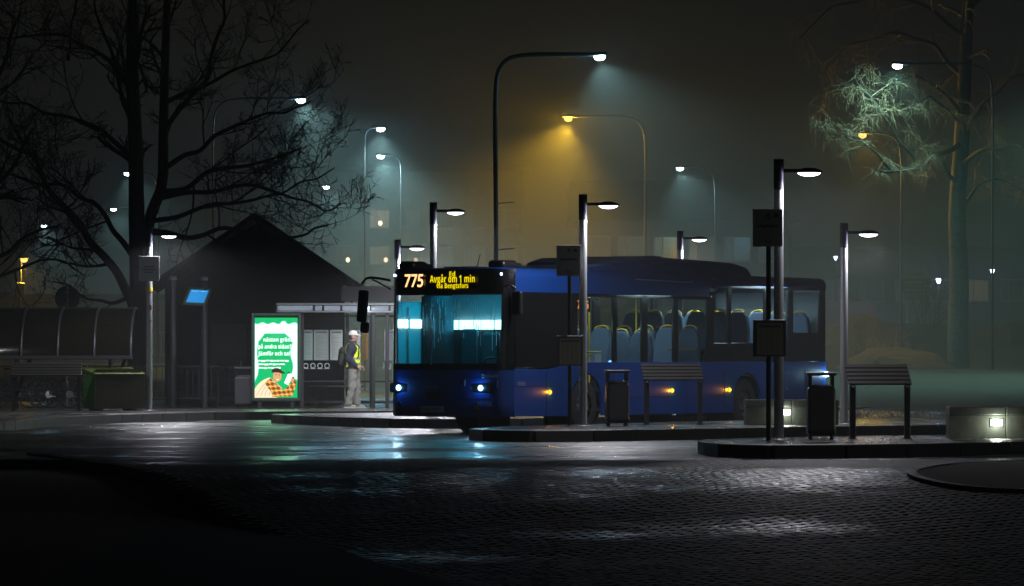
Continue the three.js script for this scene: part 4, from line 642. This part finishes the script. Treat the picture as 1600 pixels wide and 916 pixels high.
const ell = (c, r) => (x, y, z) => (Math.hypot((x - c[0]) / r[0], (y - c[1]) / r[1], (z - c[2]) / r[2]) - 1) * Math.min(...r);
const smin = (list, k) => (x, y, z) => { let a = 1e9; for (const s of list) { const b = s(x, y, z), h = Math.max(k - Math.abs(a - b), 0) / k; a = Math.min(a, b) - h * h * k * .25; } return a; };
const skinnedNormal = (g) => g;
{
  const D = 98, t = thing('person', 'person in a white cap, yellow reflective vest and dark backpack waiting by the shelter', 'person', V(gx(552, D), TOP, -D), -.12);
  // joints: x is where the person faces, z towards the road
  const hipL = [0, .93, .095], hipR = [.02, .93, -.095], knL = [-.005, .5, .1], knR = [.06, .5, -.09], anL = [-.1, .09, .1], anR = [.07, .09, -.09], sh = [[-.01, 1.47, .185], [-.01, 1.47, -.185]], el = [[-.09, 1.17, .235], [-.06, 1.17, -.24]], wr = [[.1, 1.0, .2], [.13, 1.0, -.19]];
  const torso = [cap([0, .95, -.07], [0, .95, .07], .125, .125), cap([0, 1.05, 0], [-.01, 1.3, 0], .125, .14, 1.25), cap([-.01, 1.38, -.11], [-.01, 1.38, .11], .12, .12)];
  const legs = [cap(hipL, knL, .095, .07), cap(knL, anL, .068, .045), cap(hipR, knR, .095, .07), cap(knR, anR, .068, .045)];
  const arms = [0, 1].flatMap((k) => [cap(sh[k], el[k], .06, .05), cap(el[k], wr[k], .048, .034)]);
  const hand = (k) => { const w = wr[k], s = k ? 1 : -1, f = []; const pc = [w[0] + .055, w[1] - .035, w[2] + s * .012]; f.push(cap(w, pc, .03, .036)); for (let i = 0; i < 4; i++) { const zx = pc[2] + (i - 1.5) * .019, l = [.034, .042, .038, .03][i]; f.push(cap([pc[0] + .02, pc[1] - .015, zx], [pc[0] + .045, pc[1] - .02 - l, zx], .0095, .009)); f.push(cap([pc[0] + .045, pc[1] - .02 - l, zx], [pc[0] + .03, pc[1] - .03 - l * 1.5, zx + s * .004], .0088, .008)); } f.push(cap([pc[0] - .005, pc[1] + .005, pc[2] + s * .03], [pc[0] + .05, pc[1] - .005, pc[2] + s * .045], .0115, .0095)); return smin(f, .012); };
  const head = smin([ell([.0, 1.705, 0], [.098, .112, .078]), ell([.035, 1.64, 0], [.062, .07, .055]), cap([-.015, 1.5, 0], [-.005, 1.62, 0], .06, .055), cap([.085, 1.69, 0], [.112, 1.662, 0], .012, .017), ell([.07, 1.6, 0], [.026, .022, .028]), ell([.083, 1.632, 0], [.014, .006, .022]), ell([.078, 1.72, 0], [.02, .012, .05]), ell([-.005, 1.68, .08], [.022, .034, .012]), ell([-.005, 1.68, -.08], [.022, .034, .012])], .02);
  const skin = std(C(.34, .2, .15), .6);
  const bodyField = smin([...torso, ...legs, ...arms, cap(sh[0], sh[1], .07, .07), cap(anL, [.05, .05, .1], .04, .035), cap(anR, [.22, .05, -.09], .04, .035)], .05);
  const shrink = (f, e) => (x, y, z) => f(x, y, z) + e;
  const bodyGeo = [surfaceNet(shrink(bodyField, .014), [-.3, 0, -.36], [.36, 1.6, .36], .016), surfaceNet(head, [-.14, 1.46, -.12], [.16, 1.85, .12], .006), ...[0, 1].map((k) => surfaceNet(hand(k), [wr[k][0] - .06, wr[k][1] - .19, wr[k][2] - .1], [wr[k][0] + .16, wr[k][1] + .06, wr[k][2] + .1], .005))];
  const body = obj('body', join(bodyGeo), skin, t);
  for (const z of [.032, -.032]) obj('eye', ball(.011, .088, 1.694, z), std(C(.05, .04, .03), .2), t);
  const fold = (x, y, z) => .004 * Math.sin(y * 21 + z * 17 + 2.4 * Math.sin(x * 19 + y * 6)) + .0025 * Math.sin(y * 47 - x * 31 + z * 23);
  const trousers = smin([cap(hipL, knL, .12, .098), cap(knL, [anL[0], .1, anL[2]], .096, .088), cap(hipR, knR, .12, .098), cap(knR, [anR[0], .1, anR[2]], .096, .088), cap([0, .97, -.06], [0, .97, .06], .135, .135)], .05);
  obj('trousers', surfaceNet((x, y, z) => Math.max(trousers(x, y, z) + fold(x, y, z), y - 1.06, .075 - y), [-.3, .04, -.3], [.34, 1.1, .3], .013), std(C(.2, .2, .175), .9), t);
  const jacketField = smin([cap([0, .98, -.075], [0, .98, .075], .15, .15), cap([0, 1.08, 0], [-.015, 1.32, 0], .15, .165, 1.25), cap([-.015, 1.4, -.13], [-.015, 1.4, .13], .14, .14), ...[0, 1].flatMap((k) => [cap(sh[k], el[k], .085, .072), cap(el[k], wr[k], .07, .052)]), cap([-.03, 1.5, 0], [-.02, 1.56, 0], .095, .085)], .05);
  obj('jacket', surfaceNet((x, y, z) => Math.max(jacketField(x, y, z) + fold(x, y, z) * .8, .9 - y, y - 1.59), [-.34, .86, -.4], [.34, 1.64, .4], .013), std(C(.012, .016, .03), .8), t);
  const vestField = smin([cap([0, .99, -.075], [0, .99, .075], .164, .164), cap([0, 1.08, 0], [-.015, 1.32, 0], .166, .18, 1.26), cap([-.015, 1.41, -.1], [-.015, 1.41, .1], .152, .152)], .05);
  const vestCut = (x, y, z) => Math.max(vestField(x, y, z) + fold(x, y, z) * .5, .97 - y, y - 1.545, Math.abs(z) - .19, -(Math.hypot(x - .14, y - 1.52, z * .8) - .13), x > 0 ? .022 - Math.abs(z) - (y - 1.0) * .02 : -1, x < -.03 ? .1 - Math.abs(Math.hypot(0, z)) : -1);
  const vest = obj('reflective_vest', surfaceNet(vestCut, [-.28, .93, -.3], [.28, 1.58, .3], .011), new THREE.MeshStandardMaterial({ color: C(.7, .85, .02), roughness: .7 }), t);
  const bandAt = (y0, y1) => surfaceNet((x, y, z) => Math.max(vestCut(x, y, z) - .006, y0 - y, y - y1), [-.28, y0 - .03, -.3], [.28, y1 + .03, .3], .011);
  for (const y of [1.03, 1.15]) obj('reflective_band', bandAt(y, y + .05), std(C(.35, .36, .38), .35, { metalness: .3 }), vest);
  for (const [a, s] of [[anL, 1], [anR, -1]]) { const sx = a[0] - .02; const f = smin([cap([sx - .03, .045, a[2]], [sx + .17, .04, a[2]], .05, .042), cap([sx, .1, a[2]], [sx + .02, .06, a[2]], .055, .05)], .03); const sh_ = obj('shoe', surfaceNet((x, y, z) => Math.max(f(x, y, z), .022 - y), [sx - .12, 0, a[2] - .09], [sx + .27, .18, a[2] + .09], .009), std(C(.25, .27, .24), .7), t); obj('sole', rbox(.31, .024, .098, .01, sx + .07, .012, a[2]), std(C(.42, .44, .4), .7), sh_); }
  const cp = obj('cap', surfaceNet((x, y, z) => Math.max(ell([-.005, 1.735, 0], [.112, .105, .092])(x, y, z), 1.725 - y), [-.14, 1.7, -.12], [.14, 1.88, .12], .007), std(C(.62, .6, .55), .8), t);
  obj('cap_brim', surfaceNet((x, y, z) => Math.max(ell([.1, 1.735, 0], [.1, .05, .085])(x, y, z), Math.abs(y - 1.738 + (x - .08) * .25 + z * z * 1.6) - .008, .05 - x), [0, 1.66, -.11], [.23, 1.78, .11], .006), std(C(.62, .6, .55), .8), cp);
  obj('hair', surfaceNet((x, y, z) => Math.max(ell([-.012, 1.69, 0], [.1, .105, .084])(x, y, z), y - 1.735, x - .015 + (1.7 - y) * .5, 1.62 - y), [-.14, 1.58, -.12], [.06, 1.76, .12], .006), std(C(.03, .022, .016), .8), t);
  const pk = smin([cap([-.24, 1.08, -.06], [-.24, 1.08, .06], .1, .1), cap([-.225, 1.36, -.05], [-.225, 1.36, .05], .09, .09), cap([-.26, 1.1, 0], [-.24, 1.32, 0], .12, .11, 1.2)], .06);
  const pack = obj('backpack', surfaceNet((x, y, z) => pk(x, y, z) + .003 * Math.sin(y * 60), [-.44, .92, -.26], [-.06, 1.52, .26], .012), std(C(.014, .016, .015), .8), t);
  obj('strap', [.11, -.11].map((z) => tube([V(-.18, 1.4, z), V(-.08, 1.545, z), V(.08, 1.5, z), V(.15, 1.36, z * 1.15), V(.12, 1.18, z * 1.35), V(-.1, 1.1, z * 1.5)], .018, 20, 6)), std(C(.014, .016, .015), .8), pack);
}
// ------------------------------------------------------------------ trees
function limbGeo(pts, r0, r1, k = 6) { // a tapered, crooked limb through the points
  const n = Math.max(2, (pts.length - 1) * (k > 3 ? 3 : 1)), c = new THREE.CatmullRomCurve3(pts, false, 'centripetal'), g = new THREE.TubeGeometry(c, n, 1, k, false), p = g.attributes.position, uv = g.attributes.uv, L = c.getLength(), cen = []; for (let i = 0; i <= n; i++) cen.push(c.getPointAt(i / n));
  for (let i = 0; i < p.count; i++) { const s = Math.floor(i / (k + 1)), r = lerp(r0, r1, Math.pow(s / n, .8)), q = cen[s]; p.setXYZ(i, q.x + (p.getX(i) - q.x) * r, q.y + (p.getY(i) - q.y) * r, q.z + (p.getZ(i) - q.z) * r); uv.setXY(i, uv.getY(i), uv.getX(i) * L); }
  return g;
}
function grow(out, start, dir, len, r, level, rnd, o) {
  const pts = [start.clone()], d = dir.clone().normalize(), n = level > 1 ? 4 : 3; let p = start.clone();
  for (let i = 0; i < n; i++) { d.x += (rnd() - .5) * o.crook; d.y += (rnd() - .5) * o.crook + (level <= 1 ? -o.droop : o.lift) * (1 + i * .4); d.z += (rnd() - .5) * o.crook; d.normalize(); p = p.clone().addScaledVector(d, len / n); pts.push(p); }
  (level >= o.woody ? out.limbs : out.twigs).push(limbGeo(pts, r, r * .45, level > 1 ? 5 : 3));
  if (o.weep && level === 1) { for (let k = 0; k < o.weep; k++) { if (k % 2) { const f = rnd() * (n - .01), i = Math.floor(f), q = pts[i].clone().lerp(pts[i + 1], f - i), e = V((rnd() - .5) * 1.9, (rnd() - .55) * 1.3, (rnd() - .5) * 1.9).normalize(), l = lerp(.25, .95, rnd()); out.twigs.push(limbGeo([q, q.clone().addScaledVector(e, l * .5).add(V((rnd() - .5) * .1, .02, 0)), q.clone().addScaledVector(e, l).add(V(0, -.16 * l, (rnd() - .5) * .1))], .0065, .003, 3)); continue; } const f = Math.min(n - 1e-3, (.15 + .85 * rnd()) * n), i = Math.floor(f), s = pts[i].clone().lerp(pts[i + 1], f - i), L = lerp(.15, 1.0, rnd() * rnd() + .03), ax = (rnd() - .5) * .5, az = (rnd() - .5) * .5; out.twigs.push(limbGeo([s, s.clone().add(V(ax * .5, .02, az * .5)), s.clone().add(V(ax + (rnd() - .5) * .1, -L * .4, az)), s.clone().add(V(ax * 1.15 + (rnd() - .5) * .22, -L, az * 1.1))], .0065, .003, 3)); } return; }
  if (level <= 0) return;
  const kids = o.kids[level] ?? 3;
  for (let k = 0; k < kids; k++) { const t = .25 + .75 * (k + rnd() * .8) / kids, f = Math.min(n - 1e-3, t * n), i = Math.floor(f), s = pts[i].clone().lerp(pts[i + 1], f - i), e = V((rnd() - .5) * 2, (rnd() - .35) * 1.6, (rnd() - .5) * 2).normalize(), nd = d.clone().multiplyScalar(.75).addScaledVector(e, .85); grow(out, s, nd, len * lerp(.45, .75, rnd()) * (1 - .3 * t), Math.max(o.thin, r * lerp(.4, .62, rnd())), level - 1, rnd, o); }
}
function tree(name, label, base, d, paths, rnd, o, bark, twig) {
  const t = thing(name, label, 'tree', base, 0), out = { limbs: [], twigs: [] }, local = (px, py, dd) => at(px, py, d + dd).sub(base);
  const trunks = [];
  paths.forEach(({ pts, r, dz = 0, level = 3, every = .45, len = 2.5 }, n) => {
    const full = []; pts.forEach(([x, y, z], i) => { const zz = z ?? dz * (i / (pts.length - 1)); if (i && n >= o.trunks) { const [x0, y0, z0] = full.at(-1); full.push([lerp(x0, x, .5) + (rnd() - .5) * (o.kink ?? 15), lerp(y0, y, .5) + (rnd() - .5) * (o.kink ?? 15), lerp(z0, zz, .5) + (rnd() - .5) * .2]); } full.push([x, y, zz]); });
    const q = full.map(([x, y, z]) => local(x + (n ? (rnd() - .5) * 5 : 0), y, z));
    (n < o.trunks ? trunks : out.limbs).push(limbGeo(q, r[0], r[1], n < o.trunks ? 12 : 8));
    const c = new THREE.CatmullRomCurve3(q, false, 'centripetal'), L = c.getLength(), m = Math.floor(L / every);
    for (let k = 1; k <= m; k++) { const u = (k - .5 * rnd()) / m, f = o.from?.[n] ?? .2; if (u < f) continue; const s = c.getPointAt(u), tn = c.getTangentAt(u), e = V((rnd() - .5) * 2, (rnd() - .4) * 1.6, (rnd() - .5) * 2).normalize(); grow(out, s, tn.clone().multiplyScalar(.6).addScaledVector(e, .9), len * lerp(.5, 1.1, rnd()) * (1 - .4 * u), lerp(r[0], r[1], u) * lerp(.35, .5, rnd()), level, rnd, o); }
  });
  obj('trunk', trunks, bark, t);
  const crown = part('crown', t); obj('limbs', out.limbs, bark, crown); obj('twigs', out.twigs, twig, crown);
  return t;
}
{
  const d = 105, rnd = R(7), base = V(gx(216, d), 0, -d);
  tree('bare_tree', 'big bare broadleaf tree with a forked trunk behind the lamp post and kiosk', base, d, [
    { pts: [[216, 645, 0], [214, 560, 0], [216, 450, 0], [213, 340, 0], [211, 220, 0], [206, 110, 0], [209, -30, 0], [205, -160, 0]], r: [0.271, 0.123], level: 3, every: .7, len: 2.4 },
    { pts: [[222, 380, 0], [236, 335, .2], [250, 290, .5], [257, 220, .8], [258, 110, 1], [264, -20, 1.2], [270, -140, 1.4]], r: [0.164, 0.0738], level: 3, every: .7, len: 2.4 },
    { pts: [[214, 500], [196, 452], [172, 415], [140, 378], [98, 322], [62, 270], [24, 232], [-50, 190]], r: [0.139, 0.041], dz: -2 },
    { pts: [[212, 405], [178, 360], [148, 318], [96, 288], [40, 280], [-40, 268]], r: [0.082, 0.0287], dz: 2 },
    { pts: [[240, 345], [300, 330], [360, 318], [420, 306], [470, 284], [520, 262]], r: [0.0697, 0.0164], dz: -1.5 },
    { pts: [[236, 362], [290, 372], [350, 356], [420, 372], [480, 366], [512, 352]], r: [0.082, 0.0246], dz: 1.5 },
    { pts: [[256, 262], [310, 236], [360, 200], [420, 176], [462, 168], [484, 158]], r: [0.0738, 0.0205], dz: 2 },
    { pts: [[257, 200], [300, 150], [330, 92], [352, 30], [360, -40]], r: [0.0738, 0.0328], dz: -2 },
    { pts: [[258, 160], [330, 130], [400, 96], [452, 60], [484, 30]], r: [0.0656, 0.0164], dz: 1 },
    { pts: [[208, 140], [172, 96], [126, 70], [60, 54], [0, 60]], r: [0.0738, 0.0205], dz: -1.5 },
    { pts: [[210, 250], [160, 205], [104, 182], [40, 160], [-30, 150]], r: [0.0779, 0.0205], dz: 1.5 },
    { pts: [[209, 180], [182, 120], [160, 50], [150, -30]], r: [0.0656, 0.0246], dz: 2 },
    { pts: [[252, 300], [300, 290], [360, 262], [420, 250], [470, 232]], r: [0.082, 0.0246], dz: -3 },
    { pts: [[200, 465], [160, 470], [120, 456], [84, 440]], r: [0.0574, 0.0164], dz: -1 },
    { pts: [[250, 310], [330, 300], [400, 290], [460, 310], [510, 330], [530, 318]], r: [0.0738, 0.0164], dz: 3 },
  ], rnd, { trunks: 2, crook: .42, droop: .02, lift: .05, kids: { 3: 5, 2: 4, 1: 3 }, thin: .009, woody: 3, from: { 0: .4, 1: .25 } }, M.bark, M.twig);
}
{
  const d = 98, rnd = R(19), base = V(gx(-75, d), 0, -d);
  tree('bare_tree', 'bare tree whose branches reach in over the cycle shelter', base, d, [
    { pts: [[-75, 650, 0], [-78, 500, 0], [-72, 350, 0], [-80, 200, 0], [-76, 40, 0]], r: [.3, .1], every: 1.2 },
    { pts: [[-76, 470], [-40, 428], [10, 395], [60, 360], [92, 352]], r: [.1, .02], dz: -1 },
    { pts: [[-74, 380], [-30, 300], [20, 260], [50, 200]], r: [.1, .03], dz: 1 },
    { pts: [[-78, 250], [-30, 160], [10, 90], [30, 20]], r: [.1, .03], dz: -1 },
    { pts: [[-76, 500], [-20, 440], [40, 415], [100, 408], [130, 430]], r: [.07, .015], dz: 2 },
  ], rnd, { trunks: 1, crook: .42, droop: .03, lift: .03, kids: { 3: 4, 2: 4, 1: 3 }, thin: .009, woody: 3, from: { 0: .5 } }, M.bark, M.twig);
}
{
  const d = 143, rnd = R(23), base = V(gx(1502, d), .5, -d);
  tree('birch_tree', 'tall weeping birch with pale limbs lit by the street lights', base, d, [
    { pts: [[1502, 628, 0], [1497, 540, 0], [1499, 430, 0], [1496, 330, 0], [1502, 240, 0], [1508, 120, 0], [1514, -20, 0], [1516, -140, 0]], r: [.42, .16], every: .7, len: 2.4, level: 2 },
    { pts: [[1500, 226, -1], [1474, 238, -4], [1448, 254, -6.5], [1415, 264, -8], [1380, 268, -9]], r: [.1, .045], every: .6, len: 1.1, level: 2 },
    { pts: [[1434, 256, -7], [1412, 228, -7.5], [1388, 190, -8], [1362, 152, -8.5], [1344, 132, -8.5], [1332, 120, -8.5]], r: [.055, .02], every: .2, len: 1.3, level: 2 },
    { pts: [[1394, 266, -8.5], [1376, 242, -9], [1350, 222, -9.5], [1318, 212, -10], [1296, 206, -10]], r: [.045, .014], every: .3, len: 1, level: 2 },
    { pts: [[1352, 224, -9.5], [1326, 210, -9], [1300, 190, -9]], r: [.03, .012], every: .3, len: .9, level: 2 },
    { pts: [[1504, 180, -1], [1470, 140, -3], [1430, 118, -5], [1392, 124, -7], [1370, 150, -7.5]], r: [.08, .02], every: .6, len: 1.1, level: 2 },
    { pts: [[1506, 200, -1], [1478, 170, -4], [1452, 150, -6], [1430, 160, -7], [1414, 190, -7]], r: [.07, .02], every: .6, len: 1.1, level: 2 },
    { pts: [[1500, 290], [1470, 250], [1440, 236], [1400, 226]], r: [.08, .02], dz: -3, every: .35, len: 1.4, level: 2 },
    { pts: [[1506, 210], [1540, 160], [1580, 120], [1640, 110]], r: [.1, .03], dz: -3, every: .45, len: 1.8, level: 2 },
    { pts: [[1500, 260], [1540, 232], [1590, 226], [1640, 250]], r: [.09, .03], dz: -5, every: .45, len: 1.6, level: 2 },
    { pts: [[1508, 120], [1460, 70], [1400, 50], [1330, 70], [1280, 120]], r: [.1, .03], dz: 2, every: .4, len: 2, level: 2 },
    { pts: [[1510, 60], [1450, 10], [1380, -10], [1300, 10], [1250, 60]], r: [.1, .03], dz: 1, every: .5, len: 2, level: 2 },
    { pts: [[1512, 20], [1560, -20], [1620, -10]], r: [.09, .03], dz: 1, every: .5, len: 2, level: 2 },
    { pts: [[1500, 330], [1530, 290], [1560, 280], [1600, 300]], r: [.07, .02], dz: 2, every: .45, len: 1.5, level: 2 },
  ], rnd, { trunks: 1, crook: .34, droop: .3, lift: .02, kids: { 2: 4 }, weep: 6, kink: 5, thin: .006, woody: 4, from: { 0: .55, 1: .5, 2: .5, 3: .25 } }, M.birch, M.birchTwig);
}
// dead drooping branch tip that hangs into the top of the view is part of the first tree's crown above; shrubs on the bank:
function shrub(px, py, d, h, w, n, label, mat, seed) {
  const p = at(px, py, d), rnd = R(seed), x = p.x, y = Math.max(gyFar(x, d) - .15, -.1), t = thing('bare_shrub', label, 'shrub', V(x, y, -d), 0, 'bare shrubs on the bank'), out = { limbs: [], twigs: [] };
  const o = { crook: .3, droop: .03, lift: .04, kids: { 2: 4, 1: 4 }, thin: .006, woody: 9 };
  for (let i = 0; i < n; i++) grow(out, V((rnd() - .5) * w * .6, 0, (rnd() - .5) * w * .4), V((rnd() - .5) * 1.5, 1, (rnd() - .5) * 1.5), h * lerp(.6, 1, rnd()), .02, 2, rnd, o);
  obj('stems', out.twigs, mat, t); return t;
}
shrub(1440, 560, 163, 2.6, 2.6, 16, 'dark spreading shrub before the direction signs', M.twig, 31);
shrub(1352, 540, 153, 1.9, 2.2, 18, 'low pale shrub next to the lamp post beyond the bench', M.birchTwig, 33);
shrub(1398, 552, 150, 1.5, 2.8, 20, 'low pale shrub at the foot of the bank beyond the bench', M.birchTwig, 34);
shrub(1330, 560, 147, 1.3, 1.8, 14, 'small shrub at the kerb behind the bus', M.twig, 35);
// heaps of leaves and cuttings along the bank
{
  const heap = (px, py, d, rx, ry, label, seed) => { const p = at(px, py, d), g = new THREE.IcosahedronGeometry(1, 5), a = g.attributes.position, rnd = R(seed), k = rnd() * 50; for (let i = 0; i < a.count; i++) { const x = a.getX(i), y = a.getY(i), z = a.getZ(i), n = 1 + .5 * (fbm(x * 2.4 + 20 + k, z * 2.4 + y * 1.7 + 20, 4096, 5, 3) - .5); a.setXYZ(i, x * rx * n, Math.max(-.2, y) * ry * n, z * rx * .7 * n); } g.computeVertexNormals(); const m = obj('leaf_heap', metres(g), M.litter, null); m.position.set(p.x, Math.max(0, gyFar(p.x, d)) - .02, -d); tag(m, label, 'heap', 'heaps of leaves and cuttings'); };
  heap(1345, 560, 152, 1.8, 1.9, 'mound of dead leaves close behind the bus', 1);
  heap(1392, 565, 145, 2.2, 1.0, 'low pale mound of cuttings at the foot of the bank', 2);
  heap(1575, 540, 160, 1.3, .9, 'mound of leaves beyond the thin mast', 3);
}
// ------------------------------------------------------------------ far buildings
function block(name, label, px0, px1, d, top, roofH, depth, cols, rows, lit, wallMat, gable, y0 = 1.9, pitch = (top - 1.6) / rows) {
  const x0 = gx(px0, d), x1 = gx(px1, d), w = x1 - x0, t = thing(name, label, 'building', V((x0 + x1) / 2, -.3, -d - depth / 2), 0), z = depth / 2;
  obj('wall', [metres(box(w, top, depth, 0, top / 2, 0))], wallMat, t);
  const rm = std(C(.03, .03, .032), .8);
  obj('roof', gable ? [extrude([[-w / 2 - .5, top - .05], [w / 2 + .5, top - .05], [w / 2 - roofH * 1.3, top + roofH], [-w / 2 - .5, top + roofH * .93]], depth + 1).translate(0, 0, -depth / 2 - .5)] : [box(w + .8, .35, depth + .8, 0, top + .17, 0)], rm, t);
  for (let i = 0; i < cols; i++) for (let j = 0; j < rows; j++) {
    const x = -w / 2 + (i + .5) * w / cols, y = y0 + j * pitch, L = lit.find(([a, b]) => a === i && b === j), win = part('window', t);
    obj('frame', [box(1.5, .07, .1, x, y - .02, z + .02), box(1.5, .07, .1, x, y + 1.33, z + .02), box(.07, 1.4, .1, x - .72, y + .65, z + .02), box(.07, 1.4, .1, x + .72, y + .65, z + .02), box(.05, 1.4, .08, x - .25, y + .65, z + .02)], std(C(.25, .25, .24), .6), win);
    if (!L) { obj('pane', [box(1.36, 1.28, .02, x, y + .65, z + .012)], M.blackGloss, win); continue; }
    obj('pane', [box(1.36, 1.28, .02, x, y + .65, z + .012)], glow(.9, .68, .4, L[2]), win);
    if (L[3]) obj('window_star_lamp', [ball(.15, x + L[4], y + .35, z + .06, 1, 1.2, .3, 10)], glow(1, .82, .5, L[3]), win);
  }
  return t;
}
block('apartment_building', 'pale apartment block with a few lit windows lost in the mist behind the shelter', 318, 818, 300, 15.2, 0, 10, 10, 5, [[5, 4, .2, 4, .05], [5, 3, .12, 2, .45], [4, 3, .03, 3, .02], [6, 3, .015, .8, .3]], std(C(.3, .29, .27), .8, { map: T.stain }), false, .5, 2.65);
block('gabled_building', 'dark building with a long sloping roof in the mist behind the bus', 905, 1235, 226, 9.2, 2.2, 12, 6, 3, [], std(C(.12, .11, .11), .8, { map: T.stain }), true);
block('long_building', 'dark low building behind the birch and direction signs', 1225, 1720, 262, 8.4, 0, 10, 9, 2, [[0, 1, .06, 0, 0], [5, 1, .05, 0, 0]], std(C(.1, .095, .09), .8, { map: T.stain }), false);
block('low_building', 'low dark building beyond the cycle shelter and trees', -220, 290, 250, 5.2, 0, 9, 8, 1, [[4, 0, .12, 0, 0]], std(C(.14, .13, .12), .8, { map: T.stain }), false);
{ // red hoarding glimpsed past the bus
  const d = 205, p = at(1318, 468, d), t = thing('red_hoarding', 'dull red hoarding glimpsed between the bus rear and a lamp post', 'hoarding', V(p.x, 1.2, -d), 0);
  for (let i = 0; i < 4; i++) obj('panel', rbox(.8, 1.6, .05, .01, -1.25 + i * .82, 2.2, 0), std(C(.25, .04, .045), .6), t);
  for (let i = 0; i < 3; i++) obj('post', box(.08, 3.2, .08, -1.3 + i * 1.3, 1.5, -.07), M.galva, t);
}
{ // direction signs
  const d = 185, p = at(1433, 447, d), by = gyFar(p.x, d), t = thing('direction_signs', 'stack of four direction sign boards, two pale and two blue', 'direction sign', V(p.x, by, -d), 0), mid = p.y - by;
  const cols = ['#77756a', '#1d3550', '#1d3550', '#5f6157'];
  for (let i = 0; i < 4; i++) { const y = mid + .52 - i * .35, w = i === 1 || i === 2 ? 1.28 : 1.1, arrow = i === 1 || i === 2; const b = obj('sign_board', extrude(arrow ? [[-w / 2, -.15], [w / 2 - .1, -.15], [w / 2 + .06, 0], [w / 2 - .1, .15], [-w / 2, .15]] : [[-w / 2, -.15], [w / 2, -.15], [w / 2, .15], [-w / 2, .15]], .02, .008).translate(0, y, 0), std(new THREE.Color(cols[i]), .5), t); obj('board_print', plane(w - .3, .17, -.05, y, .0315), printMat(canvasTex(192, 32, (g, W, H) => { g.fillStyle = cols[i]; g.fillRect(0, 0, W, H); g.fillStyle = arrow ? '#6d7c86' : '#35372f'; for (let k = 0; k < 8; k++) g.fillRect(6 + k * 22, 6 + (k * 5) % 4, 13 + (k * 7) % 6, 19); })), b); }
  for (const x of [-.42, .42]) obj('post', cyl(.045, .045, mid + .75, x, (mid + .75) / 2, -.05, 12), M.galva, t);
}
{ // a dead twig that hangs from the crown into the top of the view
  const d = 97, p = at(107, 88, d), t = thing('hanging_branch', 'thin dead branch tip hanging down beside the big bare tree', 'branch', p, 0);
  obj('stem', [limbGeo([V(.2, 1.9, 0), V(.16, 1.2, .02), V(.05, .7, 0), V(.02, .2, 0), V(-.02, 0, 0)], .035, .022)], M.bark, t); obj('cone_tip', [ball(.06, -.02, -.02, 0, .8, 1.5, .8, 10)], M.bark, t);
}
renderer.render(scene, camera);
